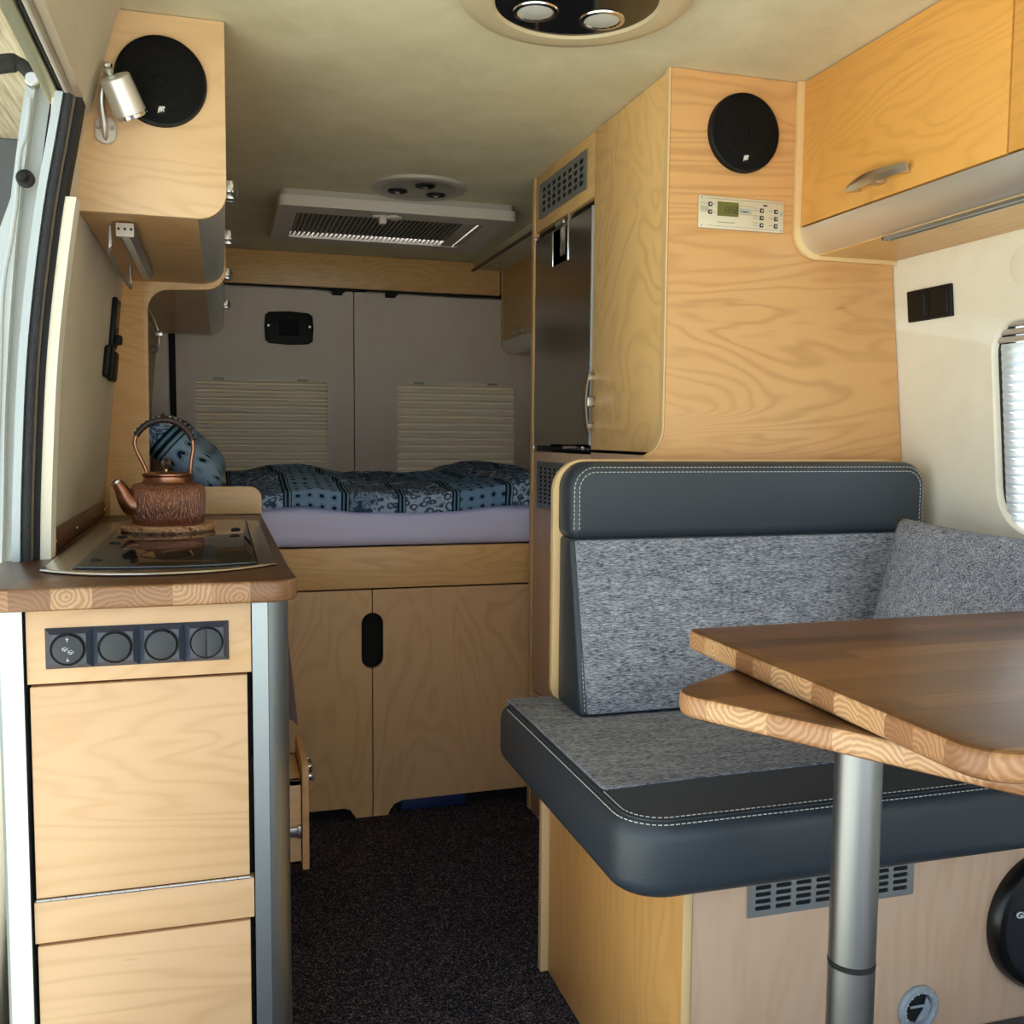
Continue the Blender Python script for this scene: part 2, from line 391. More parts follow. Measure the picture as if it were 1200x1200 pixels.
# ------------------------------------------------------------------ objects
ROOT = {}
def obj(name, bm, mat, parent=None, angle=35, label=None):
    me = bpy.data.meshes.new(name)
    base = Vector((0, 0, 0)); p = parent
    while p is not None: base = base + p.location; p = p.parent
    if parent is None:
        xs = [v.co for v in bm.verts]; lo = [min(c[i] for c in xs) for i in range(3)]; hi = [max(c[i] for c in xs) for i in range(3)]
        loc = Vector(((lo[0]+hi[0])/2, (lo[1]+hi[1])/2, lo[2]))
    else: loc = Vector((0, 0, 0))
    # texture space stays that of the van: meshes keep their offset, only the origin moves
    for v in bm.verts: v.co -= base+loc
    bm.to_mesh(me); bm.free()
    me.polygons.foreach_set('use_smooth', [True]*len(me.polygons)); me.set_sharp_from_angle(angle=math.radians(angle))
    me.materials.append(M[mat] if isinstance(mat, str) else mat)
    o = bpy.data.objects.new(name, me); COL.objects.link(o); o.location = loc
    if parent is not None: o.parent = parent
    if label: o['label'] = label
    return o
def thing(name, label, cat, loc, group=None, kind=None):
    o = bpy.data.objects.new(name, None); o.empty_display_size = .05; COL.objects.link(o); o.location = loc
    o['label'] = label; o['category'] = cat
    if group: o['group'] = group
    if kind: o['kind'] = kind
    return o
def tag(o, label, cat, group=None, kind=None):
    o['label'] = label; o['category'] = cat
    if group: o['group'] = group
    if kind: o['kind'] = kind
    return o
def struct(name, bm, mat, label, cat): return tag(obj(name, bm, mat), label, cat, kind='structure')
def text_bm(s, size, Mx, depth=.0004):
    cu = bpy.data.curves.new('t', 'FONT'); cu.body = s; cu.size = size; cu.extrude = depth
    o = bpy.data.objects.new('t', cu); COL.objects.link(o)
    me = bpy.data.meshes.new_from_object(o); bm = new(); bm.from_mesh(me)
    bpy.data.objects.remove(o); bpy.data.curves.remove(cu); bpy.data.meshes.remove(me)
    return place(bm, Mx)
# matrix for things drawn in a plane facing the camera (local x -> X, local y -> Z, local z -> -Y)
def faceY(x, y, z): return Matrix(((1, 0, 0, x), (0, 0, -1, y), (0, 1, 0, z), (0, 0, 0, 1)))

CEIL = 1.87
xl = lambda z: -.30+.1*(z-.91)            # left wall leans in towards the roof
xr = lambda z: 1.416+.1*(1.52-z)          # right wall too

# ================================================================== SETTING
struct('floor', box(-.36, 1.62, -1.6, 4.32, -.04, 0), 'carpet', 'dark speckled carpet on the van floor between kitchen and bench', 'floor')
struct('floor_step', box(.66, 1.6, -1.2, 1.264, 0, .163, .004), 'pod', 'grey carpeted raised floor in front of the bench base', 'step')
# ceiling with the rooflight cut-out
RL = (.235, .845, 3.18, 3.575)
def ceil_bm():
    x0, x1, y0, y1 = -.21, 1.42, -1.0, 4.32
    bm = new()
    for a in ((x0, x1, y0, RL[2]), (x0, x1, RL[3], y1), (x0, RL[0], RL[2], RL[3]), (RL[1], x1, RL[2], RL[3])): merge(bm, box(*a, CEIL, CEIL+.012))
    return bm
struct('ceiling', ceil_bm(), 'ceil', 'mottled beige suede ceiling of the van', 'ceiling')
def slab(xf, y0, y1, z0, z1, t, bev=0):
    return hexa([(xf(z0), y0, z0), (xf(z0)+t, y0, z0), (xf(z0)+t, y1, z0), (xf(z0), y1, z0), (xf(z1), y0, z1), (xf(z1)+t, y0, z1), (xf(z1)+t, y1, z1), (xf(z1), y1, z1)], bev, 4)
struct('wall_left', slab(xl, 1.755, 4.268, 0, CEIL, -.03, .012), 'wallp', 'beige felt wall behind the kitchen worktop', 'wall')
def right_wall():
    hole = rrect(.55, 1.578, .945, 1.356, (.09, .085, .06, .06), 8)
    bm, loops = fillpoly([(-.35, -.02), (4.285, -.02), (4.285, CEIL), (-.35, CEIL)], [hole], lambda a, b: (xr(b), a, b))
    # rolled reveal around the window
    prev = [Vector((xr(b), a, b)) for a, b in hole]; c = Vector((0, 1.04, 1.15))
    rows = [prev]
    for d, s in ((.0015, .0015), (.005, .003), (.014, .0035)):
        rows.append([Vector((p.x+d, p.y+(s if p.y < c.y else -s), p.z+(s if p.z < c.z else -s))) for p in prev])
    b2 = new(); vr = [[b2.verts.new(p) for p in r] for r in rows]; n = len(prev)
    for A, B in zip(vr, vr[1:]):
        for i in range(n): b2.faces.new((A[i], A[(i+1) % n], B[(i+1) % n], B[i]))
    merge(bm, b2); bmesh.ops.remove_doubles(bm, verts=bm.verts[:], dist=1e-5); bmesh.ops.recalc_face_normals(bm, faces=bm.faces[:])
    return bm
struct('wall_right', right_wall(), 'suede', 'cream suede wall beside the bench, with the side window', 'wall')
# side window with pleated blind
w = thing('window_1', 'side window with closed white pleated blind behind the bench pillow', 'window', (xr(.93)+.04, 1.05, .93), kind='structure')
def pleats(y0, y1, z0, z1, x, amp, n, ax='X', lean=0):
    bm = new(); A = []; B = []
    for i in range(2*n+1):
        z = z0+(z1-z0)*i/(2*n); d = amp if i % 2 else -amp
        xx = (x(z) if callable(x) else x)+d
        if ax == 'X': A.append(bm.verts.new((xx, y0-d*.0, z))); B.append(bm.verts.new((xx, y1+d*1.2, z)))
        else: A.append(bm.verts.new((y0, xx, z))); B.append(bm.verts.new((y1, xx, z)))
    for i in range(2*n): bm.faces.new((A[i], B[i], B[i+1], A[i+1]))
    bmesh.ops.recalc_face_normals(bm, faces=bm.faces[:]); return bm
obj('blind', pleats(.5, 1.566, .92, 1.312, lambda z: xr(z)+.013, .0045, 22), 'blind', w, 1, 'white pleated blind glowing with daylight')
b = new()
for z in (1.312, 1.326, 1.341): merge(b, box(xr(z)+.008, xr(z)+.03, .5, 1.578, z+.003, z+.014, .003))
obj('cassette', b, 'offwhite', w)
obj('frame', hexa([(xr(.9)+.019, 1.54, .90), (xr(.9)+.025, 1.54, .90), (xr(.9)+.025, 1.60, .90), (xr(.9)+.019, 1.60, .90), (xr(1.4)+.019, 1.54, 1.40), (xr(1.4)+.025, 1.54, 1.40), (xr(1.4)+.025, 1.60, 1.40), (xr(1.4)+.019, 1.60, 1.40)]), 'rubber', w)

# rear doors
def box_pleats(x0, x1, z0, z1, yf, yb, n):
    """cellular blind: flat bands in front, deep folds between them"""
    bm = new(); P = []; h = (z1-z0)/n
    for i in range(n):
        z = z0+h*i; P += [(yb, z), (yf+.002, z+h*.16), (yf, z+h*.24), (yf, z+h*.58), (yf+.002, z+h*.66), (yb, z+h*.82)]
    A = [bm.verts.new((x0, y, z)) for y, z in P]; Bv = [bm.verts.new((x1, y, z)) for y, z in P]
    for i in range(len(P)-1): bm.faces.new((A[i], Bv[i], Bv[i+1], A[i+1]))
    bmesh.ops.recalc_face_normals(bm, faces=bm.faces[:]); return bm
def rear_door(name, label, x0, x1, wx0, wx1):
    d = thing(name, label, 'door', ((x0+x1)/2, 4.24, .6), kind='structure')
    hole = rrect(wx0, wx1, .80, 1.362, .035)
    obj('panel', holed(rrect(x0, x1, .6, 1.732, .008, 3), [hole], 'XZ', 4.235, 4.262), 'doorfelt', d)
    fr = holed(rrect(wx0-.004, wx1+.004, .796, 1.367, .038), [rrect(wx0+.004, wx1-.004, .804, 1.358, .032)], 'XZ', 4.230, 4.24)
    obj('window_frame', fr, plain('pale_frame_'+name, srgb(226, 216, 204), .45), d)
    obj('blind', box_pleats(wx0-.01, wx1+.01, .79, 1.372, 4.2425, 4.268, 18), 'rearblind', d, 30)
    c = new()
    for u in (.18, .8):
        xx = wx0+(wx1-wx0)*u; merge(c, box(xx-.022, xx+.022, 4.222, 4.236, 1.349, 1.358, .003))
    obj('blind_catch', c, 'offwhite', d)
    return d
D1 = rear_door('door_1', 'left rear door with black latch cover and grey pleated blind', -.175, .5445, -.107, .439)
cov = [(.18, 1.62), (.195, 1.632), (.275, 1.637), (.355, 1.632), (.372, 1.62), (.376, 1.57), (.372, 1.515), (.355, 1.504), (.275, 1.499), (.195, 1.504), (.18, 1.515), (.176, 1.57)]
cv = obj('latch_cover', prism(cov, 'XZ', 4.212, 4.234, .006), 'black', D1, label='black latch cover')
obj('recess', prism(rrect(.232, .318, 1.535, 1.603, .008), 'XZ', 4.208, 4.213, .002), 'void', cv)
for x in (.192, .36): obj('screw', disc((x, 4.207, 1.575), .005, .006, 'Y', 16, .001), 'nickel', cv)
D2 = rear_door('door_2', 'right rear door with grey pleated blind and no latch cover', .5495, 1.342, .73, 1.268)
tr = thing('trim_1', 'black seal strip beside the left rear door', 'seal', (-.185, 4.23, .8), kind='structure')
obj('strip', box(-.205, -.177, 4.225, 4.262, .6, 1.735, .004), 'rubber', tr)
t2 = thing('trim_2', 'black seal and latch rods above the rear doors', 'seal', (.6, 4.2, 1.735), kind='structure')
obj('seal', box(-.2, 1.345, 4.215, 4.26, 1.733, 1.75, .003), 'rubber', t2)
obj('rod', tube([(-.15, 4.215, 1.732), (.35, 4.215, 1.732), (.44, 4.212, 1.728), (.46, 4.21, 1.715)], .004, 8), 'nickel', t2)
obj('rod', tube([(.6, 4.215, 1.732), (.85, 4.215, 1.729), (1.34, 4.215, 1.728)], .004, 8), 'nickel', t2)
for x in (.475, .70): obj('catch', boxes((x-.022, x+.022, 4.19, 4.225, 1.712, 1.742), (x-.012, x+.03, 4.185, 4.2, 1.72, 1.73), bev=.004), 'rubber', t2)
struct('trim_3', box(1.345, 1.372, 4.215, 4.262, .6, 1.735, .004), 'rubber', 'black seal strip beside the right rear door', 'seal')
struct('trim_4', box(-.27, -.2, 4.17, 4.26, .6, 1.74, .01), 'doorfelt', 'grey beige corner post left of the rear doors', 'post')
struct('wall_rear', boxes((-.36, 1.6, 4.27, 4.30, 0, .79), (-.36, -.12, 4.27, 4.30, .79, 1.9), (.45, .72, 4.27, 4.30, .79, 1.9), (1.28, 1.6, 4.27, 4.30, .79, 1.9), (-.12, 1.3, 4.27, 4.30, 1.38, 1.9)), 'doorfelt', 'outer skin behind the rear doors', 'wall')
tag(obj('header_board', box(-.24, 1.166, 4.14, 4.16, 1.733, CEIL-.002, .002), 'birchX2'), 'long birch board under the ceiling above the rear doors', 'board')

# sliding door opening on the left: header, seal, pillar
struct('trim_5', prism([(-.155, CEIL), (-.165, CEIL-.01), (-.208, 1.70), (-.212, 1.685), (-.222, 1.678), (-.245, 1.68), (-.275, CEIL)], 'XZ', -.9, 1.893, 0), 'wallp', 'beige felt header above the open sliding door', 'trim')
def header(name, x0, x1, z0, z1, mat, label):
    struct(name, box(x0, x1, -.9, 1.80, z0, z1, .003), mat, label, 'trim')
header('trim_6', -.232, -.224, 1.664, 1.682, 'offwhite', 'pale edging under the header above the sliding door')
header('trim_7', -.2395, -.2335, 1.668, 1.684, 'rubber', 'black slot of the door track above the opening')
header('trim_8', -.262, -.241, 1.664, 1.692, plain('olive_rail', srgb(176, 172, 140), .35, .6), 'olive metal door track above the opening')
PIL = [(-.318, 0.0), (-.318, .6), (-.311, .92), (-.302, 1.11), (-.289, 1.28), (-.264, 1.47), (-.240, 1.60), (-.228, 1.665)]
def pillar(dx, y): return smooth_path([(x+dx, y, z) for x, z in PIL], 8)
def ribbon(dx0, dx1, y0, y1, zmax=9):
    path = [p for p in pillar(0, 0) if p.z < zmax]; bm = new(); rows = []
    for p in path: rows.append([bm.verts.new((p.x+dx0, y0, p.z)), bm.verts.new((p.x+dx1, y0, p.z)), bm.verts.new((p.x+dx1, y1, p.z)), bm.verts.new((p.x+dx0, y1, p.z))])
    for A, B in zip(rows, rows[1:]):
        for i in range(4): bm.faces.new((A[i], A[(i+1) % 4], B[(i+1) % 4], B[i]))
    bm.faces.new(rows[0]); bm.faces.new(rows[-1][::-1]); bmesh.ops.recalc_face_normals(bm, faces=bm.faces[:]); return bm
struct('trim_9', ribbon(.0215, .038, 1.750, 1.80, 1.515), 'suede', 'rounded wall end, whitened for daylight, beside the door seal', 'trim')  # wall end in whiter suede than the wall: daylight put into its colour
struct('trim_14', ribbon(.0085, .0125, 1.742, 1.79), plain('brown_grey_edge', srgb(112, 98, 82), .7), 'brown lining edge beside the door seal', 'trim')
struct('trim_10', ribbon(.013, .021, 1.746, 1.79), 'rubber', 'thin black rubber line beside the door seal', 'trim')
struct('trim_11', tube(pillar(.003, 1.735), .0068, 10), 'felt', 'fuzzy grey black seal around the sliding door opening', 'seal')
struct('trim_12', ribbon(-.016, -.004, 1.725, 1.76), 'paint', 'white painted flange of the sliding door opening', 'trim')
# sliding door slid back outside
sd = thing('sliding_door', 'white sliding door slid back outside the opening', 'door', (-.38, 1.96, .2))
path = [(-.395, .1), (-.395, .7), (-.382, 1.0), (-.372, 1.2), (-.350, 1.45), (-.322, 1.66), (-.302, 1.78)]
pp = smooth_path([(x, 0, z) for x, z in path], 6)
def doorskin(dx0, dx1, y0, y1, low=0):
    bm = new(); rows = []
    for p in pp:
        e = p.x+dx0-low*min(1, max(0, (1.56-p.z)/.22))
        rows.append([bm.verts.new((e, y0, p.z)), bm.verts.new((p.x+dx1, y0, p.z)), bm.verts.new((p.x+dx1, y1, p.z)), bm.verts.new((e, y1, p.z))])
    for A, B in zip(rows, rows[1:]):
        for i in range(4): bm.faces.new((A[i], A[(i+1) % 4], B[(i+1) % 4], B[i]))
    bm.faces.new(rows[0]); bm.faces.new(rows[-1][::-1]); bmesh.ops.recalc_face_normals(bm, faces=bm.faces[:]); return bm
obj('shell', doorskin(-.012, .0, 1.96, 3.0, .05), 'paint', sd)
obj('flange', doorskin(-.022, .024, 1.99, 2.02), 'paint', sd)
obj('seal', tube([(p.x+.03, 1.99, p.z) for p in pp], .008, 8), 'rubber', sd)
obj('fold', tube(smooth_path([(-.318, 1.958, 1.72), (-.326, 1.958, 1.66), (-.338, 1.958, 1.62), (-.345, 1.958, 1.54), (-.356, 1.958, 1.47), (-.372, 1.958, 1.38), (-.383, 1.958, 1.2), (-.40, 1.958, .9)], 6), .004, 8), 'paint', sd)
bo = obj('bolt', disc((-.328, 1.945, 1.578), .0155, .016, 'Y', 24, .004), 'rubber', sd)
obj('bolt_head', disc((-.328, 1.928, 1.578), .007, .02, 'Y', 12, .002), 'black', bo)
ra = thing('roller_arm', 'black roller arm hanging at the top of the sliding door', 'arm', (-.34, 1.88, 1.74))
obj('arm', tube(smooth_path([(-.43, 1.9, 1.735), (-.36, 1.9, 1.752), (-.325, 1.9, 1.758), (-.305, 1.9, 1.742)], 5), [.012]*5+[.016]*5+[.012]*6, 10), 'rubber', ra)
obj('roller', disc((-.303, 1.888, 1.732), .012, .022, 'Y', 20), 'nickel', ra)
# outside
gm = struct('ground', box(-30, 30, -30, 30, -.62, -.6), 'ground', 'sunlit pale gravel ground outside the van', 'ground')
ow = thing('outside_wall', 'grey and weathered board wall seen through the sliding door gap', 'wall', (-1.9, 5.4, -.6), kind='structure')
obj('boards', box(-3.4, -.3, 5.4, 5.5, 2.55, 3.4), 'boards', ow)
struct('carport_roof', box(-4.2, .25, .0, 5.6, 2.55, 2.62), 'boards', 'weathered board roof, extended to shade the slid back door', 'roof')  # carport extended, out of view, forward and over the van to block sun
obj('lower_wall', box(-3.4, -.3, 5.38, 5.5, -.6, 2.545), plain('grey_plinth', srgb(84, 88, 94), .7), ow)

# ================================================================== KITCHEN (left)
K = 1.45
kc = thing('kitchen_cabinet', 'birch kitchen unit with two aluminium corner posts under the wooden worktop', 'cabinet', (-.1, 2.0, 0))
obj('carcass', boxes((-.297, .036, K+.022, K+.04, .02, .886), (-.297, -.285, K+.04, 2.62, .02, .886), (.068, .085, K+.05, 2.19, .02, .886), (.068, .085, 2.41, 2.62, .02, .886), (.068, .085, 2.19, 2.41, .38, .886), (-.297, .085, 2.6, 2.62, .02, .886)), 'void', kc)
obj('side_panel', boxes((.0855, .09, K+.05, 2.185, .02, .886), (.0855, .09, 2.415, 2.62, .02, .886), (.0855, .09, 2.185, 2.415, .385, .886), (.0855, .09, 2.185, 2.415, .02, .135)), 'birchX', kc)
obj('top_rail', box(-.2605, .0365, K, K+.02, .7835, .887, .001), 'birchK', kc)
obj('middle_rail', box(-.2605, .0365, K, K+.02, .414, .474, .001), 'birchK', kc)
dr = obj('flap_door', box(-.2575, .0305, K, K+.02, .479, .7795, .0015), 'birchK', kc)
hb = new()
for i in range(15):
    x = -.257+.0193*i; merge(hb, tube([(x, K-.001, .4762), (x+.0185, K-.001, .4762)], .0022, 8))
obj('hinge', hb, 'nickel', dr)
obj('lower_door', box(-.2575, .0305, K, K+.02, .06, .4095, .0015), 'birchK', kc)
obj('plinth', box(-.26, .036, K+.015, K+.03, .0, .058), 'void', kc)
post = [(.038, K-.004), (.060, K-.002)]+arc(.045, K+.045, .047, -70, 0, 8)+[(.090, K+.06), (.038, K+.06)]
obj('corner_post', prism(post, 'XY', 0, .888), 'alu', kc)
post2 = [(-.264, K-.004), (-.28, K-.003), (-.293, K+.003), (-.299, K+.014), (-.301, K+.05), (-.264, K+.05)]
obj('corner_post', prism(post2, 'XY', 0, .888), 'alu', kc)
# open drawer towards the aisle
dw = obj('drawer', boxes((.02, .160, 2.20, 2.213, .152, .350), (.02, .160, 2.385, 2.398, .152, .350), (.02, .16, 2.2, 2.398, .152, .162), (.03, .16, 2.2, 2.398, .337, .350), bev=.001), 'birchX', kc)
obj('drawer_front', prism(rrect(2.19, 2.41, .142, .39, (.004, .004, .02, .02)), 'YZ', .162, .177, .0015), 'birchZ', dw)
obj('drawer_runner', boxes((.09, .158, 2.188, 2.2, .222, .243), (.15, .16, 2.187, 2.2, .218, .247), bev=.002), 'nickel', dw)
def bow_handle(c, L, axis='Y', out=(-1, 0, 0), d=.026, hgt=.016):
    """flat curved furniture handle on two feet"""
    o = Vector(out); a = {'Y': Vector((0, 1, 0)), 'Z': Vector((0, 0, 1)), 'X': Vector((1, 0, 0))}[axis]; c = Vector(c); s = a.cross(o)
    bm = new(); rows = []; n = 12
    for i in range(n+1):
        t = -1+2*i/n; off = d-(d*.45)*t*t; p = c+a*(t*L/2)+o*off; h = hgt*(1-.35*t*t)/2; th = .0055
        rows.append([bm.verts.new(p+s*h-o*th*.5), bm.verts.new(p+s*h+o*th*.1), bm.verts.new(p+o*th*.7), bm.verts.new(p-s*h+o*th*.1), bm.verts.new(p-s*h-o*th*.5)])
    for A, B in zip(rows, rows[1:]):
        for i in range(5): bm.faces.new((A[i], A[(i+1) % 5], B[(i+1) % 5], B[i]))
    bm.faces.new(rows[0]); bm.faces.new(rows[-1])
    for t in (-.8, .8):
        q = c+a*(t*L/2); pts = []
        for e in (0, d*.72):
            for (u, v) in ((-1, -1), (1, -1), (1, 1), (-1, 1)): pts.append(q+a*u*.007+s*v*hgt*.36+o*e)
        merge(bm, hexa(pts, .001))
    # middle knob foot (push latch)
    pts = []
    for e in (0, d*.8):
        for (u, v) in ((-1, -1), (1, -1), (1, 1), (-1, 1)): pts.append(c+a*u*.012+s*v*hgt*.5+o*e)
    merge(bm, hexa(pts, .002)); bmesh.ops.recalc_face_normals(bm, faces=bm.faces[:]); return bm
obj('handle', bow_handle((.177, 2.29, .345), .15, 'Y', (1, 0, 0), .02, .018), 'chrome', dw)

# worktop
out = [(-.345, 1.425), (.058, 1.425)]+arc(.062, 1.467, .042, -85, 10, 8)+[(.100, 1.6), (.096, 2.64), (-.292, 2.64), (-.286, 1.77), (-.345, 1.74)]
wt = tag(obj('worktop', prism(out, 'XY', .888, .92, .005, 3), 'counter'), 'glued acacia worktop on the kitchen unit, front corner rounded', 'worktop')
up = tag(obj('upstand', hexa([(xl(.92)+.002, 1.80, .921), (xl(.92)+.016, 1.80, .921), (xl(.92)+.016, 2.635, .921), (xl(.92)+.002, 2.635, .921), (xl(.96)+.002, 1.80, .957), (xl(.96)+.012, 1.80, .957), (xl(.96)+.012, 2.635, .957), (xl(.96)+.002, 2.635, .957)], .004), 'walnut'), 'dark walnut strip screwed to the wall along the worktop', 'upstand')
for y in (1.86, 2.12, 2.38, 2.6): obj('screw', lathe([(0, .003), (.004, .002), (.005, 0)], (xl(.94)+.0155, y, .938), 'X', 12), 'brass', up)
tag(obj('end_board', prism(rrect(-.27, .097, .921, .992, (0, 0, .03, 0)), 'XZ', 2.62, 2.638, .0015), 'birchX'), 'low birch board with rounded corner standing at the far worktop end', 'board')
# switches
def switch(x, variant, label):
    s = thing('double_switch', label, 'switch', (x+.0605, K-.012, .804), 'anthracite double switches on the kitchen front')
    f = new()
    for k in range(2):
        x0 = x+k*.0605; x1 = x0+.0605; z0, z1 = .804, .861
        cx, cz = (x0+x1)/2, (z0+z1)/2
        merge(f, hexa([(x0, K-.001, z0), (x1, K-.001, z0), (x1, K-.001, z1), (x0, K-.001, z1), (x0+.0075, K-.0105, z0+.0075), (x1-.0075, K-.0105, z0+.0075), (x1-.0075, K-.0105, z1-.0075), (x0+.0075, K-.0105, z1-.0075)]))
    obj('frame', f, 'anthr', s)
    for k in range(2):
        cx = x+k*.0605+.030; cz = .8325
        ring = lathe([(.0205, 0), (.0228, -.0012), (.0228, .002), (.0205, .002)], (cx, K-.0105, cz), 'Y', 40)
        obj('collar', ring, 'void', s)
        kind = variant[k]
        if kind == 'split':
            for a in (0, 180):
                h = prism([(cx+(.0008 if a == 0 else -.0008)+.0200*math.cos(math.radians(q)), cz+.0205*math.sin(math.radians(q))) for q in [-90+a+i*15 for i in range(13)]], 'XZ', K-.0145, K-.009, .0008)
                obj('rocker', h, 'anthr2', s)
        else:
            bt = obj('button', lathe([(0, -.005), (.012, -.0048), (.0192, -.0036), (.0206, 0), (.0206, .003)], (cx, K-.0105, cz), 'Y', 40), 'anthr2', s)
            if kind == 'step':
                m = new(); yy = K-.0162
                for q in (1, -1):   # arrows up and down
                    merge(m, box(cx-.0003, cx+.0003, yy, yy+.001, cz+q*.0135-.0026, cz+q*.0135+.0026))
                    for e in (1, -1):
                        merge(m, tube([(cx, yy+.0005, cz+q*.0162), (cx+e*.0019, yy+.0005, cz+q*.0140)], .00032, 5))
                # folding step: two boxes with treads
                for (ax, az) in ((-.0066, .0022), (.0008, -.0024)):
                    q = [(ax, az), (ax+.0034, az+.0018), (ax+.0068, az+.0004), (ax+.0034, az-.0014)]
                    loop = q+[q[0]]
                    merge(m, tube([(cx+u, yy+.0005, cz+v) for u, v in loop], .00032, 5))
                    merge(m, tube([(cx+q[0][0], yy+.0005, cz+q[0][1]), (cx+q[0][0], yy+.0005, cz+q[0][1]-.0022), (cx+q[3][0], yy+.0005, cz+q[3][1]-.0024), (cx+q[2][0], yy+.0005, cz+q[2][1]-.002), (cx+q[2][0], yy+.0005, cz+q[2][1])], .00032, 5))
                    merge(m, tube([(cx+q[3][0], yy+.0005, cz+q[3][1]), (cx+q[3][0], yy+.0005, cz+q[3][1]-.0024)], .00032, 5))
                obj('step_symbol', m, 'whiteink', bt)
    return s
switch(-.2365, ('step', 'plain'), 'anthracite double switch with step symbol and arrows on its left button')
switch(-.1154, ('plain', 'split'), 'anthracite double switch whose right button is split down the middle')

# hob and sink unit with glass lid
hob = thing('hob', 'steel hob unit with black glass lid set in the worktop', 'hob', (-.09, 1.95, .92))
def bow(x0, x1, yf, ym, yb, r):
    n = 14; o = []
    for i in range(n+1):
        t = -1+2*i/n; o.append((x0+(x1-x0)*(t+1)/2, ym+(yf-ym)*abs(t)**2.4))
    return o+arc(x1-r, yb-r, r, 0, 90, 5)+arc(x0+r, yb-r, r, 90, 180, 5)
obj('surround', prism(bow(-.263, .080, 1.585, 1.505, 2.37, .03), 'XY', .9205, .9262, .003, 3), 'hobsteel', hob)
gl = obj('glass_lid', prism(bow(-.212, .049, 1.565, 1.545, 2.345, .01), 'XY', .9263, .9305, .0012), 'glass', hob)
obj('gap', holed(bow(-.2155, .0525, 1.561, 1.541, 2.349, .01), [bow(-.2118, .0488, 1.5652, 1.5452, 2.3448, .01)], 'XY', .9256, .9268), 'void', hob)
for (x, y) in ((-.190, 1.63), (-.186, 1.87), (-.184, 1.98), (.022, 1.96), (.025, 2.10)):
    obj('bumper', lathe([(.0095, 0), (.0095, .0018), (.007, .003), (.005, .0015), (0, .0015)], (x, y, .9303), 'Z', 18), 'rubber', gl)
# cork and kettle
kx, ky = -.1075, 2.12
tag(obj('trivet', disc((kx, ky, .9306), .094, .013, 'Z', 48, .004), 'cork'), 'round cork trivet on the glass hob lid', 'trivet')
kt = thing('kettle', 'hammered copper kettle with high wrapped handle on the cork trivet', 'kettle', (kx, ky, .9437))
z0 = .944; Z = lambda h: z0+h*.875
body = [(0, 0), (.069, 0), (.0735, .005), (.0768, .020), (.0785, .048), (.0785, .070), (.0765, .084), (.070, .0925), (.053, .097)]
obj('body', lathe([(r, h*.875) for r, h in body], (kx, ky, z0), 'Z', 56), 'copper', kt)
obj('neck', lathe([(r, h*.875) for r, h in ((.056, .093), (.0515, .098), (.0495, .104), (.050, .110), (.0535, .1135), (.0535, .116), (.048, .1165), (.046, .112))], (kx, ky, z0), 'Z', 48), 'coppers', kt)
ld = obj('lid', lathe([(r, h*.875) for r, h in ((.050, .1155), (.048, .1185), (.03, .121), (0, .1225))], (kx, ky, z0), 'Z', 48), 'coppers', kt)
obj('lid_stem', lathe([(r, h*.875) for r, h in ((0, .121), (.004, .121), (.0035, .126), (.005, .128), (.003, .131), (0, .131))], (kx-.003, ky, z0), 'Z', 16), 'brass', ld)
kn = new()
for a in range(6):
    ang = a*PI/6; merge(kn, tube([Vector((kx-.003, ky, Z(.1405)))+Vector((math.cos(ang)*math.cos(t)*.0095, math.sin(ang)*math.cos(t)*.0095, math.sin(t)*.0095)) for t in [2*PI*i/20 for i in range(20)]], .0014, 5, True))
merge(kn, tube([Vector((kx-.003, ky, Z(.1405)))+Vector((math.cos(t)*.0095, math.sin(t)*.0095, 0)) for t in [2*PI*i/20 for i in range(20)]], .0014, 5, True))
obj('lid_knob', kn, 'bronze', ld)
sp = smooth_path([(kx-.056, ky-.022, Z(.046)), (kx-.071, ky-.026, Z(.047)), (kx-.083, ky-.028, Z(.062)), (kx-.091, ky-.030, Z(.080)), (kx-.101, ky-.032, Z(.0985))], 6)
rr = [.030-.0195*min(1, (i/len(sp))*1.05)**.8 for i in range(len(sp))]
spo = obj('spout', tube(sp, rr, 18), 'coppers', kt)
e = sp[-1]; dirv = (sp[-1]-sp[-2]).normalized()
obj('spout_tip', tube([e-dirv*.001, e+dirv*.0035], .0108, 18), 'nickel', spo)
obj('spout_hole', tube([e+dirv*.0030, e+dirv*.0042], .0078, 18), 'void', spo)
hp = smooth_path([(kx-.041, ky, Z(.115)), (kx-.047, ky, Z(.134)), (kx-.060, ky, Z(.165)), (kx-.066, ky, Z(.188)), (kx-.058, ky, Z(.213)), (kx-.034, ky, Z(.235)), (kx-.004, ky, Z(.242)), (kx+.026, ky, Z(.233)), (kx+.048, ky, Z(.208)), (kx+.054, ky, Z(.180)), (kx+.050, ky, Z(.150)), (kx+.047, ky, Z(.118))], 6)
hd = obj('handle', tube(hp, .0042, 12), 'coppers', kt)
wr = hp[22:52]
obj('handle_wrap', tube(wr, [.0066+.0005*(i % 2) for i in range(len(wr))], 12), 'wrap', hd)
obj('handle_peak', lathe([(0, .010), (.004, .006), (.010, 0), (0, 0)], (kx-.006, ky, Z(.2465)), 'Z', 12), 'wrap', hd)
st = new()
for i in range(0, len(wr), 2):
    p = wr[i]; n = Vector((p.x-kx, 0, p.z-(Z(.18)))).normalized(); merge(st, lathe([(0, .0018), (.0016, .001), (.0018, 0)], p+n*.0066+Vector((0, -.003, 0)), 'Z', 6))
obj('handle_stud', st, 'whiteink', hd)
for sx in (-.0445, .0475):
    obj('handle_bracket', boxes((kx+sx-.0022, kx+sx+.0022, ky-.008, ky+.008, Z(.094), Z(.126)), bev=.002), 'coppers', kt)
kt.scale = (.94, .94, 1)
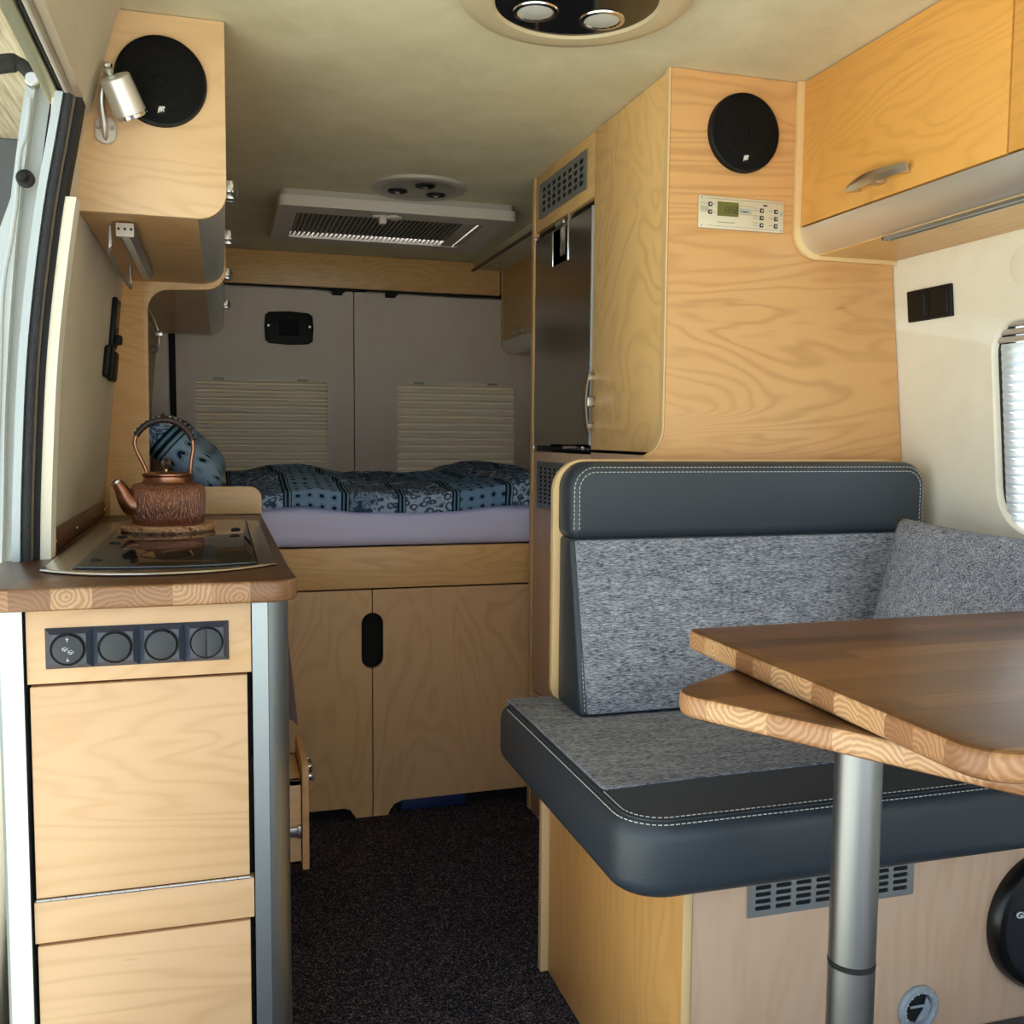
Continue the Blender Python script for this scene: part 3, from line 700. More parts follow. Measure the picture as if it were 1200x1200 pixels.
# towel on the aisle side of the kitchen
def towel():
    bm = new(); rows = []
    for i in range(9):
        z = .85-.32*i/8; row = []
        for j in range(13):
            y = 2.03+.20*j/12; row.append(bm.verts.new((.098+.036*(.3+.7*i/8)+.008*math.sin(j*1.3+i*.25)*(.4+.6*i/8), y-.02*(i/8)*(1 if j < 6 else -.2), z+.008*math.sin(j))))
        rows.append(row)
    for A, B in zip(rows, rows[1:]):
        for j in range(12): bm.faces.new((A[j], A[j+1], B[j+1], B[j]))
    g = bmesh.ops.solidify(bm, geom=bm.faces[:], thickness=.006); bmesh.ops.recalc_face_normals(bm, faces=bm.faces[:]); return bm
tw = tag(obj('towel', towel(), 'towel', angle=80), 'lilac grey towel hanging on the aisle side of the kitchen unit', 'towel')

# tall partition panel at the end of the kitchen, with the arched opening
pan = [(xl(.0)+.0, .0), (.084, .0), (.084, .92), (-.185, .92), (-.180, 1.45)]+[(-.180+.052*(1-math.cos(math.radians(a))), 1.45+.052*math.sin(math.radians(a))) for a in range(10, 91, 10)]+[(-.036, 1.507)]+arc(-.036, 1.560, .053, -90, 0, 8)[1:]+[(.017, 1.868), (xl(1.868), 1.868)]
tag(obj('partition_panel', prism(pan, 'XZ', 2.745, 2.76, .0015), 'birchX2'), 'tall birch partition between worktop and bed with a rounded opening', 'panel')

# left overhead cabinets
def profile(xf, xw, zb, side, r=.05):
    """cross section of an overhead cabinet end board: rounded lower front corner"""
    s = side
    if s > 0: return [(xw(CEIL), CEIL-.001), (xw(zb), zb)]+arc(xf-r, zb+r, r, -90, 0, 8)+[(xf, CEIL-.001)]
    return [(xw(CEIL), CEIL-.001), (xf, CEIL-.001)]+[(2*xf-a, b) for a, b in arc(xf-r, zb+r, r, -90, 0, 8)[::-1]]+[(xw(zb), zb)]
xw = lambda z: xl(z)+.002
def left_cab(label, y0, y1, hy):
    c = thing('overhead_cabinet', label, 'cabinet', (-.12, (y0+y1)/2, 1.518), 'overhead cabinets along the left wall')
    p = profile(.015, (lambda z: xl(z)-.016) if y0 < 2 else xw, 1.518, 1)
    obj('end_board', prism(p, 'XZ', y0, y0+.015, .0015), 'birchX', c)
    obj('base_board', box(xw(1.52), -.036, y0+.015, y1, 1.521, 1.533), 'birchX2', c)
    lip = arc(-.036, 1.571, .049, -90, 0, 10)+arc(-.036, 1.571, .044, 0, -90, 10)
    obj('lip', prism(lip, 'XZ', y0+.015, y1), 'aluY', c)
    ym = (y0+.015+y1)/2
    for a, b_, h in ((y0+.017, ym-.002, hy[0]), (ym+.002, y1-.002, hy[1])):
        d = obj('door', box(-.002, .012, a, b_, 1.574, CEIL-.006, .001), 'birchY', c)
        obj('handle', bow_handle((.012, h, 1.592), .10, 'Y', (1, 0, 0), .022, .03), 'nickel', d)
    return c
left_cab('birch overhead cabinet above the worktop, loudspeaker and lamp on its end', 1.90, 2.744, (2.0, 2.47))
left_cab('birch overhead cabinet behind the partition, above the bed pillow', 2.762, 4.135, (3.02, 3.72))

def speaker(c, r, name, label):
    x, y, z = c
    s = thing('loudspeaker', label, 'loudspeaker', (x, y, z-r), 'round black loudspeakers high on birch boards')
    obj('basket', lathe([(0, 0), (r, 0), (r*1.0, -.006), (r*.985, -.011), (r*.95, -.0125), (r*.94, -.0105)], (x, y, z), 'Y', 56), 'black', s)
    obj('grille', lathe([(r*.945, -.0105), (r*.7, -.0150), (r*.35, -.0172), (0, -.018)], (x, y, z), 'Y', 56), 'blackmesh', s)
    tw_ = obj('tweeter', lathe([(r*.225, -.0165), (r*.225, -.0185), (r*.17, -.0188), (r*.15, -.0178), (r*.09, -.0188), (0, -.0205)], (x-.002, y, z), 'Y', 32), 'blackmesh', s)
    b = obj('badge', box(x-.008, x+.009, y-.0158, y-.0125, z-r*.66-.008, z-r*.66+.009, .001), 'void', s)
    bx, bz, yy = x+.0005, z-r*.66, y-.0166
    # pale walking animal mark
    o = [(-.006, -.006), (-.004, -.006), (-.0025, -.002), (-.0005, -.0045), (.001, -.0045), (.0015, -.0005), (.0035, -.003), (.005, -.003), (.004, .001), (.0065, .004), (.005, .0062), (.001, .0055), (-.0025, .0055), (-.0045, .003)]
    obj('badge_mark', prism([(bx+u, bz+v) for u, v in o], 'XZ', yy, yy+.001), 'stitch', b)
    return s
speaker((-.0945, 1.8995, 1.751), .0785, 'l', 'round black loudspeaker on the left overhead cabinet end beside the lamp')
# reading lamp
lp = thing('reading_lamp', 'silver reading lamp with tilted cylinder shade on the left cabinet end', 'lamp', (-.187, 1.899, 1.63))
mp = obj('mount', prism(rrect(-.205, -.170, 1.634, 1.681, .0165), 'XZ', 1.888, 1.8995, .003), 'white', lp)
for x in (-.199, -.176): obj('screw', disc((x, 1.8858, 1.661), .0038, .003, 'Y', 14, .001), 'nickel', mp)
obj('arm', tube(smooth_path([(-.187, 1.890, 1.640), (-.189, 1.876, 1.672), (-.190, 1.862, 1.705), (-.180, 1.856, 1.738)], 5), [.003, .0045, .0055, .006]+[.006]*12, 12), 'nickel', lp)
jb = lathe([(0, .028), (.006, .027), (.009, .022), (.0065, .018), (.0105, .012), (.0065, .007), (.011, .002), (.0, -.002)], (0, 0, 0), 'Z', 24)
jt = Matrix.Translation((-.1735, 1.852, 1.733)) @ Matrix.Rotation(math.radians(-14), 4, 'Y'); place(jb, jt); obj('joint', jb, 'chrome', lp)
shd = lathe([(0, .0), (.024, 0), (.0258, -.002), (.0275, -.062), (.0255, -.062), (.024, -.055), (0, -.05)], (0, 0, 0), 'Z', 36)
sm = Matrix.Translation((-.1655, 1.832, 1.731)) @ Matrix.Rotation(math.radians(-24), 4, 'Y') @ Matrix.Rotation(math.radians(27), 4, 'X')
place(shd, sm); so = obj('shade', shd, plain('lamp_silver', (.78, .79, .78, 1), .42, .85), lp)
rg = lathe([(.0276, -.0600), (.0284, -.0610), (.0285, -.0660), (.0276, -.0672), (.026, -.0668)], (0, 0, 0), 'Z', 36); place(rg, sm); obj('rim', rg, 'chrome', so)
# under-cabinet light, towel rail
ul = thing('strip_light', 'silver strip light under the left overhead cabinet above the worktop', 'light', (-.165, 2.25, 1.5))
obj('housing', prism([(-.181, 1.517), (-.181, 1.502), (-.176, 1.495), (-.158, 1.495), (-.153, 1.502), (-.153, 1.517)], 'XZ', 1.985, 2.52, .001), 'alu', ul)
cap = obj('end_cap', box(-.183, -.151, 1.980, 1.986, 1.492, 1.5175, .0015), 'white', ul)
for x in (-.178, -.167, -.156): obj('screw', disc((x, 1.9785, 1.506), .0025, .002, 'Y', 10, .0004), 'ink', cap)
obj('lens', box(-.174, -.160, 1.99, 2.515, 1.4935, 1.4952, .0005), 'lampglass', ul)
rl = tag(obj('towel_rail', tube(smooth_path([(-.196, 2.02, 1.518), (-.197, 2.02, 1.49), (-.198, 2.022, 1.476), (-.199, 2.04, 1.468), (-.199, 2.3, 1.466), (-.199, 2.46, 1.466), (-.199, 2.478, 1.470), (-.199, 2.48, 1.485), (-.199, 2.48, 1.518)], 4), .0042, 10), 'nickel'), 'thin bent metal rail hanging under the left overhead cabinet', 'rail')
# wall fittings on the left
for nm, lab, z0_, z1_, y0_, y1_ in (('wall_switch', 'slim black switch plate on the left wall, upper of two', 1.335, 1.452, 2.54, 2.64), ('wall_socket', 'black twin socket on the left wall below the slim switch plate', 1.258, 1.332, 2.46, 2.66)):
    s = thing(nm, lab, 'switch' if nm == 'wall_switch' else 'socket', (xl(z0_), (y0_+y1_)/2, z0_))
    zc = (z0_+z1_)/2
    def lean(y0, y1, za, zb, d0, d1, bv=.003): return hexa([(xl(za)+d0, y0, za), (xl(za)+d1, y0, za), (xl(za)+d1, y1, za), (xl(za)+d0, y1, za), (xl(zb)+d0, y0, zb), (xl(zb)+d1, y0, zb), (xl(zb)+d1, y1, zb), (xl(zb)+d0, y1, zb)], bv)
    if nm == 'wall_switch':
        obj('plate', lean(y0_, y1_, z0_, z1_, .0005, .011), 'black', s); obj('window', lean(y0_+.02, y1_-.02, z0_+.05, z1_-.012, .009, .0122, .001), 'walnut', s)
        obj('knob', lean(y0_+.03, y1_-.02, z0_+.008, z0_+.03, .010, .024), 'black', s)
    else:
        for k in range(2):
            a = y0_+k*.10; obj('plate', lean(a, a+.098, z0_-.004*k, z1_-.004*k, .0005, .015, .006), 'black', s)

# ================================================================== CEILING FITTINGS
fl = thing('ceiling_lamp', 'large round ceiling lamp with beige ring and polished black centre', 'lamp', (.58, 1.63, 1.84))
cx, cy = .581, 1.600
obj('ring', lathe([(.20, .0), (.197, -.010), (.187, -.018), (.165, -.022), (.142, -.021), (.137, -.016), (.137, 0)], (cx, cy, CEIL), 'Z', 72), plain('cream_ring', srgb(206, 190, 156), .4), fl)
obj('mirror', lathe([(.1385, -.0165), (0, -.0165)], (cx, cy, CEIL), 'Z', 72), 'shinyblack', fl)
for (sx, sy) in ((-.055, .055), (.066, .052), (0, -.07)):
    q = obj('spot', lathe([(.040, -.0165), (.039, -.019), (.032, -.0195), (.030, -.0175)], (cx+sx, cy+sy, CEIL), 'Z', 36), 'chrome', fl)
    obj('spot_lens', lathe([(.030, -.0178), (.02, -.0205), (0, -.0215)], (cx+sx, cy+sy, CEIL), 'Z', 32), 'lampglass', q)
rlp = thing('ceiling_lamp', 'smaller round three-spot ceiling lamp in front of the rooflight', 'lamp', (.578, 2.96, 1.85))
cx, cy = .578, 2.955
obj('ring', lathe([(.142, 0), (.140, -.008), (.128, -.012), (.114, -.010), (.114, 0)], (cx, cy, CEIL), 'Z', 56), 'offwhite', rlp)
obj('plate', lathe([(.114, -.0095), (0, -.0095)], (cx, cy, CEIL), 'Z', 56), plain('satin_grey_plate', srgb(150, 144, 134), .35, .7), rlp)
for (sx, sy) in ((-.06, .03), (.06, .042), (.008, -.055)):
    q = obj('spot', lathe([(.030, -.0095), (.0295, -.0125), (.024, -.013), (.021, -.010), (.018, -.0135), (.013, -.014), (.011, -.011)], (cx+sx, cy+sy, CEIL), 'Z', 28), 'black', rlp)
    obj('spot_lens', lathe([(.0105, -.012), (.006, -.016), (0, -.0165)], (cx+sx, cy+sy, CEIL), 'Z', 20), 'chrome', q)
# rooflight
rf = thing('rooflight', 'rooflight panel with slatted blind and daylight along its far edge', 'rooflight', (.55, 3.36, 1.82))
fo = rrect(.175, .925, 3.085, 3.645, .02); fi = [(RL[0], RL[2]), (RL[1], RL[2]), (RL[1], RL[3]), (RL[0], RL[3])]
obj('frame', holed(fo, [fi], 'XY', 1.818, 1.850), 'white', rf)
obj('upper_frame', holed(rrect(.182, .918, 3.092, 3.638, .02), [fi], 'XY', 1.8505, CEIL-.0005), 'offwhite', rf)
sl = new(); n = 34
for i in range(n):
    x = RL[0]+.004+(RL[1]-.075-RL[0])*i/n
    merge(sl, hexa([(x, RL[2], 1.822), (x+.004, RL[2], 1.822), (x+.004, RL[3]-.012, 1.822), (x, RL[3]-.012, 1.822), (x+.010, RL[2], 1.834), (x+.0155, RL[2], 1.834), (x+.0155, RL[3]-.012, 1.834), (x+.010, RL[3]-.012, 1.834)]))
obj('slats', sl, 'offwhite', rf)
obj('screen', box(RL[0], RL[1]-.030, RL[2], RL[3]-.010, 1.836, 1.839), plain('dark_flyscreen', srgb(120, 116, 108), .8), rf)
obj('side_plate', box(RL[1]-.0665, RL[1]-.024, RL[2], RL[3], 1.821, 1.826, .001), 'offwhite', rf)
obj('side_plate', box(RL[1]-.017, RL[1], RL[2], RL[3], 1.821, 1.826, .001), 'offwhite', rf)
obj('pane', box(RL[0], RL[1], RL[2], RL[3], 1.874, 1.878), 'sky', rf)
kb = obj('latch', lathe([(0, .0), (.024, .0), (.024, -.006), (.014, -.010), (0, -.010)], (.535, 3.145, 1.8178), 'Z', 28), 'white', rf)
obj('latch_grip', box(.485, .508, 3.125, 3.155, 1.790, 1.8175, .004), 'white', kb)
obj('latch_bar', box(.465, .53, 3.13, 3.15, 1.810, 1.8175, .003), 'white', kb)
tag(obj('ceiling_rail', box(1.035, 1.050, 2.79, 4.135, 1.828, 1.8355, .002), plain('brown_grey_rail', srgb(118, 104, 92), .6)), 'narrow brown rail along the ceiling beside the right bed cabinet', 'rail')

struct('trim_13', box(1.048, 1.40, 2.79, 4.137, 1.838, CEIL-.0005, .002), 'ceil', 'lowered ceiling edge above the right bed cabinet', 'trim')
# ================================================================== BED
B = 2.81
bb = thing('bed_platform', 'birch bed base with two doors and an oblong finger hole', 'bed', (.5, B, 0))
obj('front_board', box(.10, 1.40, B, B+.02, .684, .803, .001), 'birchX2', bb)
def bdoor(x0, x1, left):
    hz0, hz1, r = .447, .612, .032; sx = .4125
    def slot(sgn):  # half of the oblong hole
        o = []
        for a in range(0, 91, 15): o.append((sx+sgn*r*math.sin(math.radians(a)), hz1-r+r*math.cos(math.radians(a))))
        for a in range(90, 181, 15): o.append((sx+sgn*r*math.sin(math.radians(a)), hz0+r+r*math.cos(math.radians(a))))
        return o
    if left:
        o = [(x0, .035), (.328, .035), (.345, .030), (.357, .012), (.362, .003), (sx-.0015, .003), (sx-.0015, hz0)]+slot(-1)[::-1][1:-1]+[(sx-.0015, hz1), (sx-.0015, .679), (x0, .679)]
    else:
        o = [(sx+.0015, .003), (.458, .003), (.463, .018), (.475, .034), (.50, .044), (x1, .048), (x1, .679), (sx+.0015, .679), (sx+.0015, hz1)]+slot(1)[1:-1]+[(sx+.0015, hz0)]
    return prism(o, 'XZ', B, B+.018)
obj('door', bdoor(.10, .41, True), 'birchZ', bb)
obj('door', bdoor(.415, .90, False), birch('birch_ply_standing_wide', srgb(212, 172, 132), 'Z', off=6.1, rings=8), bb)
obj('cavity', boxes((.09, 1.4, B+.05, B+.06, 0, .80), (.09, .1, B+.02, 4.1, 0, .8), (.09, 1.4, B+.021, 4.2, .79, .803)), 'void', bb)
tag(obj('crate', box(.50, .70, B+.022, B+.048, .002, .040, .003), 'blue'), 'blue crate edge showing under the right bed door', 'crate')
mt = tag(obj('mattress', box(-.24, 1.38, B-.002, 4.2, .8045, .925, .035, 5), 'lilac'), 'mattress in a lilac fitted sheet on the bed base', 'mattress')
# quilt
def quilt():
    bm = new(); uv = bm.loops.layers.uv.new('UVMap'); nx, ny = 120, 90; rows = []; uvs = {}
    x0, x1 = .012, 1.30
    for j in range(ny+1):
        row = []
        for i in range(nx+1):
            x = x0+(x1-x0)*i/nx; s = j/ny*1.32   # arc length from the front hem
            n1 = noise.noise(Vector((x*4.2, s*4.5, 1.3))); n2 = noise.noise(Vector((x*11, s*12, 4.1))); n3 = noise.noise(Vector((x*26, s*22, 2.2)))
            top = .972+.022*n1+.012*n2+.005*n3
            top += .030*math.exp(-((x-.20)/.16)**2)*min(1, max(0, (s-.10)/.2)) + .04*math.exp(-((x-1.0)/.16)**2)
            hem = .912+.010*math.sin(x*9)+.008*noise.noise(Vector((x*7, 0, 9)))
            if s < .06:
                k = s/.06; z = hem+(top-hem)*k**.9*.88; y = B-.012-.014*math.sin(k*PI*.5)*(.6+.6*n2)-.004+.010*n3
            else:
                k = min(1, (s-.06)/.08); z = top-(1-k)**2*(top-hem)*.12; y = B-.018+(s-.06)
            row.append(bm.verts.new((x, y, z))); uvs[row[-1]] = (x, s)
        rows.append(row)
    for A, Bq in zip(rows, rows[1:]):
        for i in range(nx):
            f = bm.faces.new((A[i], A[i+1], Bq[i+1], Bq[i]))
            for l in f.loops: l[uv].uv = uvs[l.vert]
    bmesh.ops.solidify(bm, geom=bm.faces[:], thickness=.012); bmesh.ops.recalc_face_normals(bm, faces=bm.faces[:]); return bm
tag(obj('quilt', quilt(), 'quilt', angle=180), 'rumpled blue patterned quilt spread over the lilac mattress', 'quilt')
def pillow_bm(c, thick, n=20, edge=.06):
    """c: TL, TR, BR, BL; plump cushion with pinched corners"""
    bm = new(); uv = bm.loops.layers.uv.new('UVMap'); TL, TR, BR, BL = [Vector(p) for p in c]
    nrm = (TR-TL).cross(BL-TL).normalized(); G = {}; U = {}
    for side in (1, -1):
        for i in range(n+1):
            for j in range(n+1):
                if side == -1 and (i in (0, n) or j in (0, n)): G[(side, i, j)] = G[(1, i, j)]; continue
                u, v = i/n, j/n; a, b2 = 2*u-1, 2*v-1
                sh = 1-edge*(1-a*a)*abs(b2)**3; sv = 1-edge*(1-b2*b2)*abs(a)**3
                uu = .5+a*.5*sv; vv = .5+b2*.5*sh
                p = (TL*(1-uu)+TR*uu)*(1-vv)+(BL*(1-uu)+BR*uu)*vv
                h = ((1-a**4)*(1-b2**4))**.55*thick/2
                h *= 1+.10*noise.noise(p*9)
                G[(side, i, j)] = bm.verts.new(p+nrm*h*side); U[G[(side, i, j)]] = (p.x+.3*p.z, p.y+.5*p.z)
    for side in (1, -1):
        for i in range(n):
            for j in range(n):
                vs = [G[(side, i, j)], G[(side, i+1, j)], G[(side, i+1, j+1)], G[(side, i, j+1)]]
                f = bm.faces.new(vs if side == 1 else vs[::-1])
                for l in f.loops: l[uv].uv = U[l.vert]
    bmesh.ops.recalc_face_normals(bm, faces=bm.faces[:]); return bm
pl = tag(obj('bed_pillow', pillow_bm([(-.228, 3.95, 1.165), (-.228, 3.05, 1.165), (-.005, 3.05, .965), (-.005, 3.95, .965)], .15, edge=.03), 'quilt', angle=180), 'blue patterned pillow leaning against the left wall at the bed head', 'pillow')
# right bed cabinet
rb = thing('bed_cabinet', 'small birch overhead cabinet with grey lip above the right bed side', 'cabinet', (1.27, 3.5, 1.49))
xw2 = lambda z: xr(z)-.002
obj('end_board', prism(profile(1.17, xw2, 1.478, -1, .055), 'XZ', 4.12, 4.134, .001), 'birchX', rb)
obj('base_board', box(1.225, 1.41, 2.79, 4.12, 1.480, 1.492), 'birchX2', rb)
lp_ = [(2*1.172-a, b) for a, b in arc(1.172-.055, 1.535, .055, -90, 0, 10)]; lp2 = [(2*1.172-a, b) for a, b in arc(1.172-.055, 1.535, .05, 0, -90, 10)]
obj('lip', prism(lp_+lp2, 'XZ', 2.79, 4.12), 'aluY', rb)
d = obj('door', box(1.172, 1.187, 2.79, 4.118, 1.537, 1.834, .001), 'birchY', rb)
obj('handle', bow_handle((1.172, 3.86, 1.553), .13, 'Y', (-1, 0, 0), .022, .02), 'nickel', d)

# hinge hook on the left wall by the bed
hk = thing('blind_hook', 'small metal hinge stay on the left wall under the bed cabinet', 'hinge', (-.19, 3.05, 1.39))
obj('stay', tube([(-.205, 3.05, 1.50), (-.185, 3.05, 1.46), (-.172, 3.05, 1.42), (-.172, 3.05, 1.385)], .004, 8), 'nickel', hk)
obj('joint', boxes((-.182, -.160, 3.04, 3.06, 1.408, 1.424), bev=.003), 'nickel', hk)
obj('ball', lathe([(0, -.013), (.009, -.009), (.013, 0), (.009, .009), (0, .013)], (-.186, 3.05, 1.372), 'Z', 20), 'nickel', hk)

# ================================================================== COLUMN (right, with fridge)
XC, YC = .88, 1.852
co = thing('tall_cabinet', 'tall birch cabinet from floor to ceiling holding the fridge', 'cabinet', (1.15, 2.3, 0))
fp = [(.72, .60), (1.49, .60), (xr(1.08)-.003, 1.08), (xr(CEIL)-.003, CEIL-.001), (XC-.004, CEIL-.001), (XC-.004, 1.15)]+[(XC-.004-.055+.055*math.cos(math.radians(a)), 1.15-.065*math.sin(math.radians(a))) for a in range(10, 91, 10)]+[(.72, 1.078)]
obj('front_panel', prism(fp, 'XZ', YC, YC+.015, .001), 'birchC', co)
edge = [(XC-.0055, CEIL-.002), (XC-.0055, 1.15)]+[(XC-.0055-.055+.055*math.cos(math.radians(a)), 1.15-.065*math.sin(math.radians(a))) for a in range(10, 91, 10)]
edge += [(a-.004 if i > 1 else a-.004, b) for i, (a, b) in list(enumerate(edge))[::-1]]
obj('front_edge', prism(edge, 'XZ', YC-.0015, YC+.016), 'ply', co)
obj('rear_stile', box(XC-.004, XC+.02, 2.748, 2.772, .0, CEIL-.001, .002), 'birchZ', co)
obj('top_panel', box(XC, XC+.015, 2.283, 2.747, 1.712, CEIL-.001, .001), 'birchY', co)
cd = obj('door', box(XC-.001, XC+.014, YC+.018, 2.279, 1.096, CEIL-.002, .001), birch('birch_ply_column_door', srgb(238, 197, 134), 'W', off=3.3, rings=10, k=.74), co)
obj('handle', bow_handle((XC-.001, 2.262, 1.213), .15, 'Z', (-1, 0, 0), .026, .02), 'nickel', cd)
obj('lower_panel', box(XC, XC+.015, 2.283, 2.747, .375, 1.083, .001), 'maple', co)
obj('lower_drawer', box(XC-.001, XC+.014, YC+.018, 2.279, .375, 1.0885, .001), 'maple', co)
obj('plinth_panel', box(XC, XC+.015, YC+.018, 2.747, .0, .370, .001), 'maple', co)
obj('inner_body', boxes((XC+.03, 1.42, YC+.02, 2.76, .0, 1.08), (XC+.06, xr(CEIL)-.004, YC+.02, 2.77, 1.0, CEIL-.002)), 'void', co)
obj('bracket', boxes((XC+.0, XC+.012, 1.93, 1.955, 1.08, 1.094), (XC, XC+.012, 1.885, 1.91, 1.08, 1.094)), 'rubber', co)
fr = thing('fridge', 'tall brushed steel fridge built into the birch cabinet', 'fridge', (XC+.03, 2.5, 1.09))
obj('frame', box(XC+.008, XC+.05, 2.283, 2.747, 1.085, 1.10, .001), 'black', fr); obj('frame', box(XC+.012, XC+.05, 2.283, 2.747, 1.695, 1.71, .001), 'black', fr)
fdo = [(2.292, 1.108), (2.742, 1.104), (2.742, 1.690), (2.292, 1.690)]
fd = obj('door', holed(fdo, [[(2.468, 1.592), (2.585, 1.592), (2.585, 1.684), (2.468, 1.684)]], 'YZ', XC-.001, XC+.03), 'steel', fr)
obj('grip_recess', boxes((XC+.026, XC+.03, 2.468, 2.585, 1.592, 1.684)), 'shinyblack', fd)
obj('grip', hexa([(XC+.0, 2.470, 1.594), (XC+.024, 2.470, 1.594), (XC+.024, 2.583, 1.594), (XC+.0, 2.583, 1.594), (XC+.020, 2.470, 1.622), (XC+.024, 2.470, 1.622), (XC+.024, 2.583, 1.622), (XC+.02, 2.583, 1.622)]), 'chrome', fd)
obj('grip_trim', box(XC-.003, XC+.02, 2.462, 2.468, 1.590, 1.712, .001), 'chrome', fd); obj('grip_trim', box(XC-.003, XC+.02, 2.585, 2.591, 1.592, 1.686, .001), 'chrome', fd)
obj('door_edge', box(XC-.003, XC+.03, 2.2835, 2.2915, 1.106, 1.692, .001), 'paint', fr)
obj('latch', box(XC-.004, XC+.02, 2.50, 2.57, 1.693, 1.706, .003), 'nickel', fr); obj('hinge', box(XC-.006, XC+.01, 2.735, 2.747, 1.690, 1.700, .003), 'nickel', fr); obj('hinge', box(XC-.006, XC+.01, 2.735, 2.747, 1.088, 1.102, .003), 'nickel', fr)
obj('foot_catch', box(XC-.01, XC+.02, 2.32, 2.47, 1.094, 1.103, .002), 'chrome', fr)
# grilles: real slots in a plate, dark behind
def grille(name, label, plane, a0, a1, b0, b1, lo, hi, na, nb, sa, sb, ma, mb, mat, cat='vent'):
    holes = []
    for i in range(na):
        for j in range(nb):
            ca = a0+ma+(a1-a0-2*ma)*(i+.5)/na; cb = b0+mb+(b1-b0-2*mb)*(j+.5)/nb
            holes.append(rrect(ca-sa/2, ca+sa/2, cb-sb/2, cb+sb/2, min(sa, sb)*.35, 2))
    c = {'YZ': ((lo+hi)/2, (a0+a1)/2, b0), 'XZ': ((a0+a1)/2, (lo+hi)/2, b0)}[plane]
    g = thing(name, label, cat, c)
    obj('plate', holed([(a0, b0), (a1, b0), (a1, b1), (a0, b1)], holes, plane, lo, hi), mat, g)
    d = hi+.0006
    if plane == 'YZ': bb_ = box(d, d+.0005, a0+.004, a1-.004, b0+.004, b1-.004)
    else: bb_ = box(a0+.004, a1-.004, d, d+.0005, b0+.004, b1-.004)
    obj('backing', bb_, 'void', g); return g
grille('vent_grille', 'grey slotted vent grille above the fridge', 'YZ', 2.325, 2.705, 1.742, 1.838, XC-.0045, XC-.0015, 8, 4, .033, .013, .02, .012, 'grilleg')
grille('vent_grille', 'dark grey vent grille below the fridge behind the backrest', 'YZ', 2.36, 2.70, .92, 1.056, XC-.0045, XC-.0015, 8, 9, .026, .007, .012, .014, 'grilleg')
speaker((1.0385, YC-.0005, 1.753), .080, 'r', 'round black loudspeaker on the tall cabinet above the control panel')
# control panel
cp = thing('control_panel', 'silver control panel with olive display on the tall cabinet front', 'control panel', (1.04, YC, 1.555))
px0, px1, pz0, pz1, yp = .940, 1.137, 1.557, 1.622, YC-.006
obj('plate', box(px0, px1, yp, YC-.0005, pz0, pz1, .001), 'panelalu', cp)
pw, ph = px1-px0, pz1-pz0
P = lambda u, v: (px0+u*pw, pz0+v*ph)
lcd = obj('display', box(*(P(.215, 0)[0], P(.46, 0)[0]), yp-.0008, yp+.001, P(0, .40)[1], P(0, .84)[1]), 'lcd', cp)
seg = {'1': 'bc', '3': 'abgcd', '5': 'afgcd', '8': 'abcdefg'}
dg = new(); hh, ww, tk = .0130, .0052, .0011
def digit(ch, x, z):
    S = {'a': ((0, hh), (ww, hh)), 'b': ((ww, hh), (ww, hh/2)), 'c': ((ww, hh/2), (ww, 0)), 'd': ((0, 0), (ww, 0)), 'e': ((0, hh/2), (0, 0)), 'f': ((0, hh), (0, hh/2)), 'g': ((0, hh/2), (ww, hh/2))}
    for k in seg[ch]:
        (a, b), (c, d) = S[k]; merge(dg, tube([(x+a+b*.12, yp-.0011, z+b), (x+c+d*.12, yp-.0011, z+d)], tk/2, 6))
bx, bz = P(.285, 0)[0], P(0, .5)[1]
for i, ch in enumerate('1358'): digit(ch, bx+i*.0085-(.001 if i < 2 else -.0012), bz)
for dz in (.004, .009): merge(dg, box(bx+.0158, bx+.0168, yp-.0013, yp-.0008, bz+dz, bz+dz+.001))
obj('digits', dg, 'ink', lcd)
for (u, v) in ((.13, .74), (.13, .5), (.735, .66), (.735, .43), (.735, .2), (.905, .66), (.905, .43), (.905, .2)):
    x, z = P(u, v); bt = obj('button', box(x-.0042, x+.0042, yp-.0015, yp+.001, z-.0042, z+.0042, .0008), 'ink', cp)
    obj('button_mark', box(x-.0015, x+.0015, yp-.0018, yp-.0012, z-.0015, z+.0015), 'whiteink', bt)
obj('stripe', boxes((P(.02, 0)[0], P(.11, 0)[0], yp-.0003, yp+.001, P(0, .53)[1], P(0, .68)[1]), (P(.47, 0)[0], P(.62, 0)[0], yp-.0003, yp+.001, P(0, .53)[1], P(0, .68)[1]), (P(.955, 0)[0], P(.985, 0)[0], yp-.0003, yp+.001, P(0, .53)[1], P(0, .68)[1])), plain('blue_grey_print', srgb(170, 176, 164), .5), cp)
obj('printed_line', boxes(*[(P(u0, 0)[0], P(u1, 0)[0], yp-.0003, yp+.001, P(0, v)[1], P(0, v)[1]+h) for (u0, u1, v, h) in ((.51, .58, .565, .0022), (.75, .80, .80, .003), (.02, .2, .75, .0004), (.02, .2, .49, .0004), (.47, .62, .75, .0004), (.47, .62, .49, .0004), (.63, .69, .72, .0006), (.63, .69, .64, .0006), (.63, .69, .48, .0006), (.63, .69, .40, .0006), (.63, .69, .26, .0006), (.63, .69, .18, .0006), (.82, .87, .66, .0006), (.82, .87, .43, .0006), (.82, .87, .2, .0006), (.22, .42, .2, .0009), (.1, .95, .92, .0004), (.1, .95, .08, .0004))]), 'ink', cp)
for (u, v) in ((.03, .93), (.03, .07), (.97, .93), (.97, .07)):
    x, z = P(u, v); obj('screw', disc((x, yp-.0008, z), .0022, .002, 'Y', 10, .0003), 'nickel', cp)

